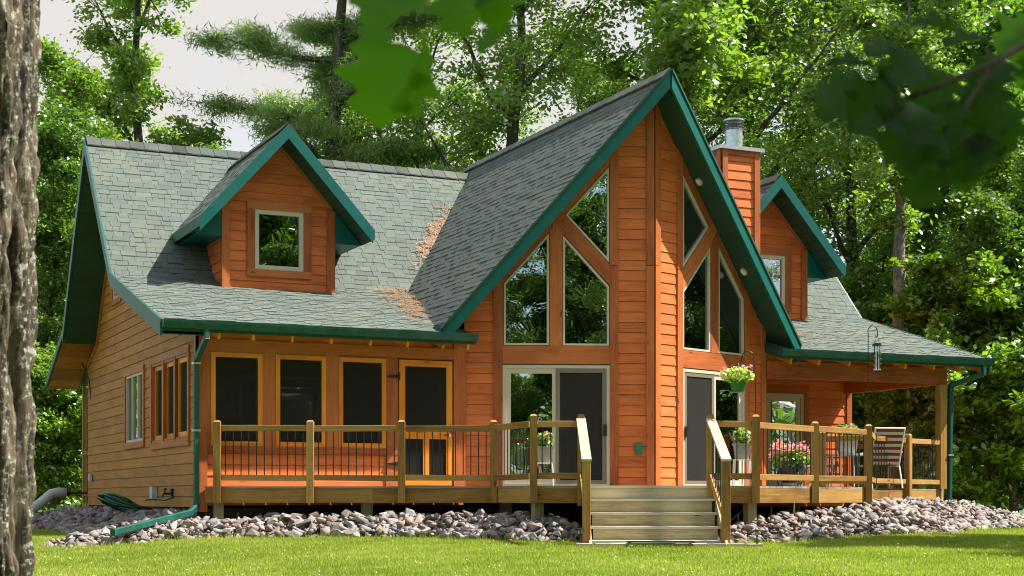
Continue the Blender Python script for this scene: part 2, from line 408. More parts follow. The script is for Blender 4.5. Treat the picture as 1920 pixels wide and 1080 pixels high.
# ================================================================= HOUSE
house = thing('house', 'orange timber-sided house with teal trim, grey shingle roofs and a pointed glass gable', 'house')
EAVE, BRK, RDG = (-.5, 2.59), (3.35, 3.75), (5.85, 6.52)
BBRK, BEAVE = (8.3, 3.3), (10.45, 2.42)
U0, U1 = -.65, 14.75
GU, GZ, GS = 7.15, 6.8, 1.22                      # great gable: ridge u, height, slope
SU = (RDG[1] - BRK[1]) / (RDG[0] - BRK[0]); SLo = (BRK[1] - EAVE[1]) / (BRK[0] - EAVE[0])
def zfront(v): return BRK[1] + SU * (v - BRK[0]) if v > BRK[0] else EAVE[1] + SLo * (v - EAVE[0])
SHCOUNT = 0
class Plane:                                       # roof plane: O, e1 along the eave, e2 up the slope
    def __init__(s, O, e1, up):
        s.O = Vector(O); s.e1 = Vector(e1).normalized(); s.e2 = Vector(up).normalized(); s.n = s.e1.cross(s.e2)
        if s.n.z < 0: s.n = -s.n
    def uv(s, p): q = Vector(p) - s.O; return (q.dot(s.e1), q.dot(s.e2))
    def p(s, a, b, o=0): return s.O + s.e1 * a + s.e2 * b + s.n * o
def roof_part(name, plane, polys3, th=.14, solo=0, course=.128, thick=(.004, .005, .009), gap=.002, band=.45):
    polys = [ccw([plane.uv(p) for p in P]) for P in polys3]
    mb = MB()
    for P in polys: mb.prism([plane.p(a, b, 0) for a, b in P], [plane.p(a, b, -th) for a, b in P], plane.e1, .3)
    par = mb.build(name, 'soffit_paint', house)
    lo = min(p[1] for P in polys for p in P); hi = max(p[1] for P in polys for p in P)
    a0 = min(p[0] for P in polys for p in P); a1 = max(p[0] for P in polys for p in P)
    joined = MB(); n = 0; k = 0; b = lo
    solos = []
    while b < hi:
        a = a0 - random.random() * .3
        while a < a1:
            w = random.choice((.12, .17, .22, .28)) * random.uniform(.9, 1.1)
            q0 = [(a + .004, b), (a + w - .002, b), (a + w - .002, b + course - gap), (a + .004, b + course - gap)]
            hgt = random.choice(thick); tone = min(1, max(.2, random.gauss(.5, .09))); dark = random.random() < band
            for P in polys:
                q = inter(q0, P)
                if q:
                    f = lambda bb: hgt + .004 - .003 * (bb - b) / course
                    A = [plane.p(x, y, f(y)) for x, y in q]; B = [plane.p(x, y, -.001) for x, y in q]
                    if solo and n < solo and b > lo + solo_start:
                        solos.append((A, B, tone)); n += 1
                    else: joined.prism(A, B, plane.e1, tone)
                if dark:
                    q = inter([(a + .004, b - .017), (a + w - .002, b - .017), (a + w - .002, b), (a + .004, b)], P)
                    if q: joined.prism([plane.p(x, y, .0095 if max(thick) < .0095 else .0105) for x, y in q], [plane.p(x, y, -.001) for x, y in q], plane.e1, 0.0)
            a += w
        b += course
    for A, B, tone in solos: MB().prism(A, B, plane.e1, tone).build('shingle', 'shingle', par)
    o = joined.build('shingle_courses', 'shingle', par); o['kind'] = 'stuff'
    return par
solo_start = 0
# main roof
PU = Plane((0, BRK[0], BRK[1]), (1, 0, 0), (0, 1, SU))
PLo = Plane((0, EAVE[0], EAVE[1]), (1, 0, 0), (0, 1, SLo))
def gx(z, s): return GU + s * (GZ - z) / GS
up_l = [(U0, BRK[0], BRK[1]), (gx(BRK[1], -1), BRK[0], BRK[1]), (gx(RDG[1], -1), *RDG), (U0, *RDG)]
up_r = [(gx(BRK[1], 1), BRK[0], BRK[1]), (U1, BRK[0], BRK[1]), (U1, *RDG), (gx(RDG[1], 1), *RDG)]
lo_l = [(U0, *EAVE), (4.27, *EAVE), (4.27, .3, zfront(.3)), (gx(BRK[1], -1), *BRK), (U0, *BRK)]
lo_r = [(10.06, *EAVE), (U1, *EAVE), (U1, *BRK), (gx(BRK[1], 1), *BRK), (10.06, .3, zfront(.3))]
rUL = roof_part('roof_slope', PU, [up_l], solo=260)
rUR = roof_part('roof_slope', PU, [up_r])
rLL = roof_part('roof_slope', PLo, [lo_l], thick=(.004, .007, .011))
rLR = roof_part('roof_slope', PLo, [lo_r], thick=(.004, .007, .011))
PB = Plane((0, *RDG), (1, 0, 0), (0, BBRK[0] - RDG[0], BBRK[1] - RDG[1]))
def slab3(pts, th, name, m='shingle', par=house, axis=(1, 0, 0), n=(0, 0, 1)):
    n = Vector(n); return MB().prism(pts, [Vector(p) - n * th for p in pts], axis, .4).build(name, m, par)
slab3([(U0, *RDG), (U1, *RDG), (U1, *BBRK), (U0, *BBRK)], .15, 'roof_slope', 'soffit_paint')
slab3([(U0, *RDG), (U1, *RDG), (U1, *BBRK), (U0, *BBRK)], -.02, 'roof_slope', 'shingle')
slab3([(U0, *BBRK), (U1, *BBRK), (U1, *BEAVE), (U0, *BEAVE)], .06, 'roof_slope', 'soffit_paint')
slab3([(U0, *BBRK), (U1, *BBRK), (U1, *BEAVE), (U0, *BEAVE)], -.02, 'roof_slope', 'shingle')
# great gable roof
V_AP, V_TIP = -1.70, -.42
TL, TR = gx(2.68, -1), gx(2.68, 1)
PGL = Plane((TL, 0, 2.68), (0, 1, 0), (1, 0, GS)); PGR = Plane((TR, 0, 2.68), (0, 1, 0), (-1, 0, GS))
def gpoly(s, P=None):
    t = gx(2.68, s)
    return [[(t, V_TIP, 2.68), (GU, V_AP, GZ), (GU, RDG[0], GZ), (gx(RDG[1], s), *RDG), (gx(BRK[1], s), *BRK), (t, -.2, 2.68)],
            [(gx(RDG[1], s), *RDG), (GU, RDG[0], GZ), (GU, 6.6, GZ)]]
gL = roof_part('roof_slope', PGL, gpoly(-1), th=.17, solo=40, thick=(.006, .008, .010), gap=.004, band=.85)
gR = roof_part('roof_slope', PGR, gpoly(1), th=.17)
# ridge caps
def ridge_caps(par, a, b, w=.15, step=.26):
    a = Vector(a); b = Vector(b); d = (b - a); n = int(d.length / step); d.normalize(); side = d.cross(Vector((0, 0, 1)))
    sl = w * (1.05)
    for i in range(n):
        p = a + d * step * i; q = p + d * (step + .03); mb = MB(); t = random.uniform(.0, .2); lift = .05
        for s in (1, -1):
            A = [p + Vector((0, 0, lift + .012)), q + Vector((0, 0, lift)), q + side * s * w - Vector((0, 0, sl - lift)), p + side * s * w - Vector((0, 0, sl - lift - .012))]
            mb.prism(A, [x - Vector((0, 0, .022)) for x in A], d, t)
        mb.build('ridge_cap', 'shingle', par)
ridge_caps(rUL, (U0, *RDG), (6.9, *RDG)); ridge_caps(rUR, (7.4, *RDG), (U1, *RDG))
ridge_caps(gL, (GU, V_AP, GZ), (GU, 6.6, GZ))
# fascia boards along the rakes (boards hang below the roof edge)
def fascia(a, b, depth=.25, th=.04, m='teal_paint', name='fascia_board', out=(0, -1, 0), par=house, up=.02):
    a = Vector(a); b = Vector(b); o = Vector(out) * th; z = Vector((0, 0, 1))
    return MB().prism([a + o + z * up, b + o + z * up, b + o - z * (depth - up), a + o - z * (depth - up)], [a + z * up, b + z * up, b - z * (depth - up), a - z * (depth - up)], (b - a)).build(name, m, par)
nl = Vector((-(V_AP - V_TIP) * -1, -(GU - TL), 0)).normalized()
for s, t in ((-1, TL), (1, TR)):
    d = Vector((GU - t, V_AP - V_TIP, 0)).normalized(); out = Vector((d.y, -d.x, 0)) if s < 0 else Vector((-d.y, d.x, 0))
    if out.y > 0: out = -out
    fascia((t - .0 * s, V_TIP, 2.68), (GU, V_AP, GZ), .30, .045, out=out)
    fascia((t, V_TIP, 2.72), (t, -.1, 2.72), .16, .03, out=(s, 0, 0))
    # drip edge strip
    fascia(Vector((t, V_TIP, 2.68)) + out * .05, Vector((GU, V_AP, GZ)) + out * .05, .05, .015, 'soffit_paint', 'drip_edge', out=out, up=.035)
# left and right rakes of main roof
for u, s, mt in ((U0, -1, 'gutter_paint'), (U1, 1, 'gutter_paint')):
    for A, B, dp in ((EAVE, BRK, .24), (BRK, RDG, .25), (RDG, BBRK, .27), (BBRK, BEAVE, .14)):
        fascia((u, A[0], A[1]), (u, B[0], B[1]), dp, .035, mt, out=(s, 0, 0))
# soffit panels under rakes of the left gable (rear slope seen from the front)
def soffit_panels(A, B, w, u0, u1, m, par=house, drop=.19, th=.015, step=.2):
    a = Vector((0, *A)); b = Vector((0, *B)); L = (b - a).length; d = (b - a) / L; n = int(L / step)
    for i in range(n + 1):
        s0, s1 = i * step, min(L, (i + 1) * step - .012)
        if s1 <= s0: continue
        p, q = a + d * s0, a + d * s1
        P = [(u0, p.y, p.z - drop), (u1, p.y, p.z - drop), (u1, q.y, q.z - drop), (u0, q.y, q.z - drop)]
        MB().prism(P, [(x, y, z + th) for x, y, z in P], (1, 0, 0)).build('soffit_panel', m, par)
back_par = [o for o in house.children if o.name.startswith('roof_slope')]
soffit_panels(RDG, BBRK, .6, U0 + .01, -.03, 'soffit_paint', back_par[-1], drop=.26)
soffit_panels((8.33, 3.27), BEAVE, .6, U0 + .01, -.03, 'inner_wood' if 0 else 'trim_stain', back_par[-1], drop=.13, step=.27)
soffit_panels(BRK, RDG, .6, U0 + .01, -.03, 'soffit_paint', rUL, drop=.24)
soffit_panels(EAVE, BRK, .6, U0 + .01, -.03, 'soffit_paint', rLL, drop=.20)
# great gable soffit panels (across the overhang)
for s, par in ((-1, gL), (1, gR)):
    t = gx(2.68, s); L = math.hypot(GU - t, GZ - 2.68); n = int(L / .2)
    for i in range(n):
        a, b = i * .2 / L, ((i + 1) * .2 - .014) / L
        P = []
        for k in (a, b):
            x = t + (GU - t) * k; z = 2.68 + (GZ - 2.68) * k; vf = V_TIP + (V_AP - V_TIP) * k + .01; P.append((x, vf, z))
        back = lambda x: -1.1 * max(0, 1 - abs(x - 7.2) / 2.9) + .02
        dz = .275
        Q = [(P[0][0], P[0][1], P[0][2] - dz), (P[1][0], P[1][1], P[1][2] - dz), (P[1][0], back(P[1][0]), P[1][2] - dz), (P[0][0], back(P[0][0]), P[0][2] - dz)]
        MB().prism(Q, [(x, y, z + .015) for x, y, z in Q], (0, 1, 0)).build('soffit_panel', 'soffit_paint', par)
# recessed lights in the right soffit
for (x, y) in ((8.17, -.93), (9.3, -.55), (5.9, -.93)):
    z = GZ - GS * abs(x - GU) - .285; s = 1 if x > GU else -1
    nn = Vector((-GS * s, 0, -1)).normalized(); c = Vector((x, y, z)); mb = MB()
    mb.tube([c + nn * -.01, c + nn * .02], .070, 16)
    l = mb.build('recessed_light', 'vinyl', house)
    MB().tube([c + nn * .021, c + nn * .026], .050, 14).build('lamp_lens', 'white_metal', l)
# ---- left gable wall (faces left). t runs from back to front
WL = Wall((0, 9.35), (0, 0))
def vt(v): return 9.35 - v
dr = .26
regL = [[(vt(3.35), -.13), (vt(0), -.13), (vt(0), zfront(0) - .2), (vt(3.35), BRK[1] - dr)],
        [(vt(8.3), -.13), (vt(3.35), -.13), (vt(3.35), BRK[1] - dr), (vt(5.85), RDG[1] - dr - .02), (vt(8.3), BBRK[1] - dr)],
        [(vt(9.35), -.13), (vt(8.3), -.13), (vt(8.3), BBRK[1] - dr), (vt(9.35), 2.72)]]
W1 = R4(vt(5.38), vt(3.87), 1.0, 2.2); W2 = R4(vt(3.16), vt(.58), .93, 2.24); W3 = R4(vt(6.6), vt(5.9), 3.72, 4.25)
wallL = WL.backing('wall', house, regL, [W1, W2, W3]); WL.siding(wallL, regL, [W1, W2, W3], m='siding_stain_shaded')
WL.trim(wallL, 9.25, 9.35, -.13, 2.55, .04); 
WL.trim(wallL, 9.26, 9.35, -.13, 2.46, .04)
WL.bartrim(wallL, (vt(9.3), 2.68), (vt(8.3), 3.02), .1, .04); WL.bartrim(wallL, (vt(8.3), 2.98), (vt(5.85), 6.14), .1, .045)
def surround(Wl, par, H, w, o=.045, m='trim_stain', top=1.0):
    (a, c), (b, d) = H[0], H[2]
    Wl.trim(par, a - w, b + w, d, d + w * 1.1, o, m); Wl.trim(par, a - w, b + w, c - w * 1.1, c, o, m)
    Wl.trim(par, a - w, a, c, d, o - .003, m); Wl.trim(par, b, b + w, c, d, o - .003, m)
def window(Wl, P, fw=.045, frame='vinyl', pane='window_glass', o0=-.06, o1=.02, curtain=False, depth=-.02):
    f = Wl.ring(MB(), P, fw, o0, o1).build('window', frame, house)
    Q = inset(P, fw - .005); Wl.slab(MB(), Q, depth - .006, depth).build('pane', pane, f)
    return f
w = window(WL, W1); surround(WL, w, W1, .1)
for k in (1, 2):
    x = W1[0][0] + (W1[1][0] - W1[0][0]) * k / 3; WL.rect(MB(), x - .035, x + .035, 1.04, 2.16, -.05, .015).build('mullion', 'vinyl', w)
for k in range(26):
    x = W1[0][0] + .08 + k * .052; WL.rect(MB(), x, x + .028, 1.02, 2.18, -.16 - .02 * (k % 2), -.14).build('blind_slat', 'curtain', w)
sw = W2[1][0] - W2[0][0]
w = WL.ring(MB(), W2, .04, -.06, .03).build('window', 'trim_stain', house); surround(WL, w, W2, .1)
for k in range(3):
    a = W2[0][0] + .04 + (sw - .08) * k / 3; b = a + (sw - .08) / 3
    f = WL.ring(MB(), R4(a + (.06 if k else 0), b - (.0 if k == 2 else .06), .97, 2.2), .075, -.07, -.01).build('sash', 'frame_stain', w)
    WL.slab(MB(), R4(a + .1, b - .05, 1.02, 2.15), -.045, -.04).build('screen', 'grey_screen', w)
    if k: WL.trim(w, a - .06, a + .06, .93, 2.24, .04)
w = window(WL, W3, .05); surround(WL, w, W3, .09)
# ---- front porch wall (v = 0, u 0..4.32), t = u
WF = Wall((0, 0), (4.32, 0))
ZT = 2.44
wins = [R4(.24, .90, .87, 2.13), R4(1.24, 1.91, .87, 2.13), R4(2.25, 2.91, .87, 2.13)]
doorH = R4(3.17, 4.12, .19, 2.22)
regF = [R4(.04, 4.32, -.1, 2.62)]
holes = wins + [doorH, R4(.18, 3.17, .80, 2.23)]
wallF = WF.backing('wall', house, regF, wins + [doorH]); WF.siding(wallF, regF, holes, zb=.18 - .168 * 2)
WF.trim(wallF, .0, .12, -.20, ZT + .02, .05); WL.trim(wallF, vt(.1), vt(0) + .0, -.2, 2.5, .05)
WF.trim(wallF, .12, 4.31, 2.235, 2.40, .045)
WF.trim(wallF, .12, 3.17, .69, .80, .045)
for a, b in ((.12, .18), (.97, 1.18), (1.98, 2.19), (2.97, 3.17)): WF.trim(wallF, a, b, .80, 2.235, .035)
WF.trim(wallF, 2.97, 3.17, .19, .69, .037)
WF.trim(wallF, 4.12, 4.32, .19, 2.56, .05)
for W_, (a, b) in zip(wins, ((.18, .97), (1.18, 1.98), (2.19, 2.97))):
    f = MB(); WF.ring(f, R4(a, b, .80, 2.2), .067, -.03, .045); f = f.build('window', 'frame_stain', house)
    WF.slab(MB(), R4(a + .05, b - .05, .85, 2.15), .004, .008).build('screen', 'insect_screen', f)
    WF.trim(f, a, b, 2.2, 2.235, .03)
# screen door
dp = MB(); WF.ring(dp, R4(3.19, 4.10, .21, 2.20), .10, -.01, .035)
WF.rect(dp, 3.29, 4.0, .95, 1.07, -.01, .034); WF.rect(dp, 3.29, 4.0, .31, .38, -.01, .034); WF.rect(dp, 3.60, 3.70, .38, .95, -.01, .034)
door = dp.build('screen_door', 'frame_stain', house)
WF.slab(MB(), R4(3.28, 4.01, 1.06, 2.11), .008, .012).build('screen', 'insect_screen', door)
WF.slab(MB(), R4(3.28, 3.61, .37, .96), .008, .012).build('screen', 'insect_screen', door); WF.slab(MB(), R4(3.69, 4.01, .37, .96), .008, .012).build('screen', 'insect_screen', door)
for z in (1.93, .55):
    mb = MB(); WF.rect(mb, 3.165, 3.20, z - .06, z + .06, .045, .055); mb.prism([WF.p(3.165, z - .03, .058), WF.p(3.165, z + .03, .058), WF.p(2.98, z + .008, .058), WF.p(2.98, z - .008, .058)], [WF.p(3.165, z - .03, .04), WF.p(3.165, z + .03, .04), WF.p(2.98, z + .008, .04), WF.p(2.98, z - .008, .04)])
    mb.build('hinge', 'black_metal', door)
MB().tube([WF.p(4.06, 1.04, .04), WF.p(4.06, 1.06, .08), WF.p(4.06, 1.16, .08), WF.p(4.06, 1.18, .04)], .01, 6).build('handle', 'black_metal', door)
WF.rect(MB(), 3.97, 4.12, 1.0, 1.03, .036, .05).build('latch', 'red_tag', door); WF.rect(MB(), 4.04, 4.07, .99, 1.04, .0505, .056).build('latch_button', 'white_metal', door)
# porch roof: rafter tails, blocking
for u in (.2, .72, 1.32, 1.94, 2.57, 3.18, 3.78, 4.2):
    MB().bar((u, -.44, zfront(-.44) - .20), (u, .05, zfront(.05) - .20), .042, .10, (0, -SLo, 1)).build('rafter_tail', 'frame_stain', rLL)
for u in (10.35, 10.95, 11.6, 12.25, 12.85, 13.5, 14.1, 14.6):
    MB().bar((u, -.44, zfront(-.44) - .20), (u, .05, zfront(.05) - .20), .042, .10, (0, -SLo, 1)).build('rafter_tail', 'frame_stain', rLR)
# inside the porch
inner = MB(); Wall((0, 3.5), (4.3, 3.5)).slab(inner, R4(.05, 4.3, .17, 2.6), -.02, 0)
inn = inner.build('porch_wall', 'interior_wall', house)
WI = Wall((0, 3.5), (4.3, 3.5))
w = WI.ring(MB(), R4(1.55, 3.3, .75, 2.15), .07, 0, .03).build('window', 'vinyl', house); WI.slab(MB(), R4(1.6, 3.25, .8, 2.1), .004, .01).build('pane', 'window_glass', w)
MB().box((.0, .0, .05), (4.32, 3.5, .17)).build('porch_floor', 'deck_stain', house)
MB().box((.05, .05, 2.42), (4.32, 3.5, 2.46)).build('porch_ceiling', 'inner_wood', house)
MB().box((4.33, .12, .05), (4.38, 3.5, 2.6)).build('porch_wall', 'interior_wall', house)
# ---- prow walls
A_, B_, D_ = (4.32, 0), (7.2, -1.1), (10.08, 0)
WA, WB = Wall(A_, B_), Wall(B_, D_); LL = WA.L
def topz(t): return GZ - .23 - GS * abs((4.32 + 2.88 * t / LL) - GU)
for Wp, mir in ((WA, False), (WB, True)):
    M = (lambda P: [(LL - t, z) for t, z in P][::-1]) if mir else (lambda P: P)
    m1 = (lambda t: LL - t) if mir else (lambda t: t)
    g1 = [(.64, 2.48), (1.37, 2.48), (1.37, 4.29), (.64, 3.47)]; g2 = [(1.6, 2.48), (2.35, 2.48), (2.35, 3.44), (1.6, 4.26)]; g3 = [(1.64, 4.59), (2.35, 3.83), (2.35, 5.38)]
    dH = R4(.62, 2.36, .19, 2.17); full = [(0, .15), (LL, .15), (LL, topz(LL)), (0, topz(0))]
    wl = Wp.backing('wall', house, [M(full)], [M(g1), M(g2), M(g3), M(dH)])
    cap = [(0, .18), (.50, .18), (.50, topz(.5)), (0, topz(0))]; col = [(2.47, .18), (LL, .18), (LL, topz(LL)), (2.47, topz(2.47))]
    Wp.siding(wl, [M(cap), M(col)], zb=.18)
    def bx(a, b, z0, z1, o=.04):
        x, y = sorted((m1(a), m1(b))); Wp.trim(wl, x, y, z0, z1, o)
    def pt(P, ax, o=.04): Wp.polytrim(wl, M(P), (-ax[0] if mir else ax[0], ax[1]), o)
    pt([(.47, .18), (.62, .18), (.62, topz(.62)), (.47, topz(.47))], (0, 1))
    bx(2.36, 2.50, .18, 3.78); pt([(2.36, 3.79), (2.50, 3.79), (2.50, topz(2.5)), (2.36, topz(2.36))], (0, 1))
    bx(.62, 2.36, 2.18, 2.47, .034)
    pt([(1.38, 2.47), (1.59, 2.47), (1.59, 4.32), (1.38, 4.6)], (0, 1), .038)
    # diagonal brace between the upper triangle and the window below it
    pt([(1.38, 4.62), (1.58, 4.30), (2.36, 3.46), (2.36, 3.80), (1.62, 4.60), (1.47, 4.72)], (.7, -.74), .036)
    # rake board above the glass
    pt([(.62, 3.49), (1.4, 4.34), (1.4, topz(1.4)), (.62, topz(.62))], (.66, .75), .032)
    pt([(1.4, 4.36), (2.36, 5.41), (2.36, topz(2.36)), (1.4, topz(1.4))], (.66, .75), .032)
    pt([(2.50, topz(2.5) - .16), (LL - .12, topz(LL - .12) - .16), (LL - .12, topz(LL - .12)), (2.50, topz(2.5))], (.66, .75), .034)
    pt([(0, topz(0) - .13), (.47, topz(.47) - .13), (.47, topz(.47)), (0, topz(0))], (.66, .75), .034)
    bx(LL - .125, LL + .0, .18, 3.78, .05); pt([(LL - .125, 3.79), (LL, 3.79), (LL, topz(LL)), (LL - .125, topz(LL - .125))], (0, 1), .05)
    bx(0, .12 if mir else .03, .18, topz(0), .045)
    for g in (g1, g2, g3): window(Wp, M(g), .032, o0=-.05, o1=.028, depth=-.012)
    # sliding door
    a, b = sorted((m1(.62), m1(2.36)))
    sd = Wp.ring(MB(), R4(a, b, .19, 2.16), .05, -.06, .03).build('sliding_door', 'vinyl', house)
    mid = (a + b) / 2
    fx, sc = ((a + .05, mid + .02), (mid - .01, b - .05)) if not mir else ((mid - .02, b - .05), (a + .05, mid + .01))
    Wp.ring(MB(), R4(*fx, .23, 2.11), .085, -.03, .012).build('door_leaf', 'vinyl', sd)
    Wp.slab(MB(), R4(fx[0] + .08, fx[1] - .08, .31, 2.03), -.015, -.009).build('pane', 'window_glass', sd)
    Wp.ring(MB(), R4(*sc, .23, 2.11), .07, -.02, .022).build('screen_frame', 'grey_frame', sd)
    Wp.slab(MB(), R4(sc[0] + .06, sc[1] - .06, .30, 2.05), .006, .009).build('screen', 'grey_screen', sd)
    Wp.slab(MB(), R4(sc[0] + .06, sc[1] - .06, .30, 2.05), -.034, -.028).build('pane', 'window_glass', sd)
    hx = sc[1] - .035 if not mir else sc[0] + .02
    Wp.rect(MB(), hx - .02, hx + .035, 1.02, 1.2, .022, .06).build('handle', 'black_metal', sd)
WA.rect(MB(), 2.77, 2.89, .72, .90, .026, .08).build('outlet_box', 'green_box', house)
# great room interior
mb = MB(); mb.box((4.42, 6.2, .0), (10.0, 6.3, 6.2)); mb.box((4.42, .2, .0), (4.47, 6.2, 3.0)); mb.box((9.98, .2, .0), (10.03, 6.2, 3.0)); mb.build('room_wall', 'interior_wall', house)
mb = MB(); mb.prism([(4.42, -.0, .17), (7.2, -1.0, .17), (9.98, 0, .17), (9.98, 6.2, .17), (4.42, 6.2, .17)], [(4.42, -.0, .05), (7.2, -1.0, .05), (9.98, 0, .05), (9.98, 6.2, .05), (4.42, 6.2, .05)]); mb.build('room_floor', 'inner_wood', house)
for k in range(5):
    v = .6 + k * 1.3; h = 4.6
    MB().bar((5.6, v, h), (8.7, v, h), .14, .22).build('ceiling_beam', 'frame_stain', house)
# side walls of the projection, porch recess
WS = Wall(D_, (10.08, 2.9)); regS = [R4(0, 2.9, .15, 2.7)]
wS = WS.backing('wall', house, regS); WS.siding(wS, regS, zb=.18); WS.trim(wS, 0, .10, .18, 2.75, .05)
WR = Wall((10.08, 2.9), (14.15, 2.9)); dR = R4(1.95, 2.90, .2, 2.1)
regR = [R4(0, 4.07, -.3, 2.75)]; wR = WR.backing('wall', house, regR, [dR]); WR.siding(wR, regR, [dR], zb=.18)
WR.trim(wR, 1.83, 3.02, 2.1, 2.25, .04); WR.trim(wR, 2.90, 3.02, .18, 2.1, .037); WR.trim(wR, 1.83, 1.95, .18, 2.1, .037); WR.trim(wR, 3.95, 4.07, -.3, 2.75, .04)
dd = WR.ring(MB(), dR, .07, -.05, .02).build('patio_door', 'vinyl', house); WR.ring(MB(), R4(2.02, 2.83, .26, 2.04), .10, -.04, .0).build('door_leaf', 'vinyl', dd)
WR.slab(MB(), R4(2.1, 2.75, .34, 1.96), -.02, -.014).build('pane', 'window_glass', dd)
MB().box((11.9, 3.4, .2), (13.3, 3.45, 2.4)).build('blind', 'interior_wall', house)
WE = Wall((14.15, 2.9), (14.15, 9.35)); regE = [R4(0, 6.45, -.3, 2.75)]; wE = WE.backing('wall', house, regE); WE.siding(wE, regE, zb=.18)
WEg = Wall((14.15, 0), (14.15, 9.35)); wEg = WEg.backing('wall', house, [[(0, 2.7), (9.35, 2.7), (8.3, 3.05), (5.85, 6.2), (3.35, 3.5)]]) ; WEg.siding(wEg, [[(0, 2.7), (9.35, 2.7), (8.3, 3.05), (5.85, 6.2), (3.35, 3.5)]], zb=.18)
Wb = Wall((14.15, 9.35), (0, 9.35)); wb = Wb.backing('wall', house, [R4(0, 14.15, -.2, 2.7)]); Wb.siding(wb, [R4(0, 14.15, -.2, 2.7)])
# porch ceiling and beams at right
MB().box((10.1, -.0, 2.5), (14.3, 2.9, 2.54)).build('porch_ceiling', 'siding_stain', house)
MB().box((10.1, -.06, 2.14), (14.12, .06, 2.44), (1, 0, 0)).build('beam', 'frame_stain' if 0 else 'trim_stain', house)
MB().box((13.98, .07, 2.14), (14.12, 2.88, 2.44), (0, 1, 0)).build('beam', 'trim_stain', house)
WBm = Wall((10.1, -.0), (14.15, -.0)); wbm = WBm.backing('wall', house, [R4(0, 4.05, 2.45, 2.62)], th=.05, m='siding_stain')
MB().bar((14.03, 0, .18), (14.03, 0, 2.135), .16, .16, (0, 1, 0), .01).build('porch_post', 'deck_stain', house)
# rear porch posts seen past the left wall
for v in (9.9, 10.3):
    MB().bar((.1, v, -.4), (.1, v, 2.3), .11, .11, (0, 1, 0)).build('porch_post', 'deck_stain', house)
for z in (.95, .1): MB().box((.06, 9.42, z - .04), (.12, 10.3, z + .04), (0, 1, 0)).build('rail', 'deck_stain', house)
MB().box((.05, 9.4, -.4), (3, 10.35, -.1)).build('porch_floor', 'deck_stain', house)
MB().box((.1, .02, -.75), (14.05, .12, -.14)).build('foundation_shade', 'dark_room', house); MB().box((.02, .12, -.75), (.12, 9.3, -.14)).build('foundation_shade', 'dark_room', house)  # skirts added below the walls; near-black colour stands in for shade under the deck
# ---- gutters
def gutter(u0, u1):
    y, z = -.50, 2.60; pr = [(-.02, .0), (-.02, -.12), (-.10, -.12), (-.145, -.04), (-.155, .0), (-.14, .0), (-.13, -.035), (-.09, -.10), (-.035, -.10), (-.035, 0)]
    g = MB(); n = len(pr)
    A = [Vector((u0, y + a, z + b)) for a, b in pr]; B = [Vector((u1, y + a, z + b)) for a, b in pr]
    for i in range(n):
        j = (i + 1) % n; g.face([A[i], B[i], B[j], A[j]], (1, 0, 0))
    for e, f in ((u0, 1), (u1, 0)): g.face([(e, y + a, z + b) for a, b in pr[:5]], (1, 0, 0), flip=bool(f))
    g = g.build('gutter', 'gutter_paint', house)
    MB().box((u0, y - .02, z - .16), (u1, y + .01, z - .02)).build('fascia_board', 'gutter_paint', g)
    return g
gutter(-.66, 4.30); gutter(10.04, 14.76)
def spout(pts, w=.075, d=.095):
    mb = MB()
    for a, b in zip(pts, pts[1:]):
        a = Vector(a); b = Vector(b); e = (b - a).normalized() * .03
        mb.bar(a - e, b + e, w, d, (0, 1, 0) if abs((b - a).normalized().z) > .6 else (0, 0, 1), .012)
    return mb.build('downspout', 'gutter_paint', house)
spout([(-.02, -.56, 2.50), (-.02, -.56, 2.36), (-.06, -.10, 2.06), (-.06, -.10, -.12), (-.20, -.28, -.21), (-1.62, -1.95, -.45)])
for z in (1.0, 2.0): MB().box((-.115, -.16, z), (-.005, -.035, z + .03)).build('strap', 'galvanised', house)
spout([(14.55, -.56, 2.50), (14.55, -.56, 2.32), (14.22, -.05, 2.12), (14.18, -.05, 0.02), (14.3, .0, -.10), (15.9, .75, -.33)])
MB().box((14.13, -.11, .8), (14.24, .0, .83)).build('strap', 'galvanised', house)
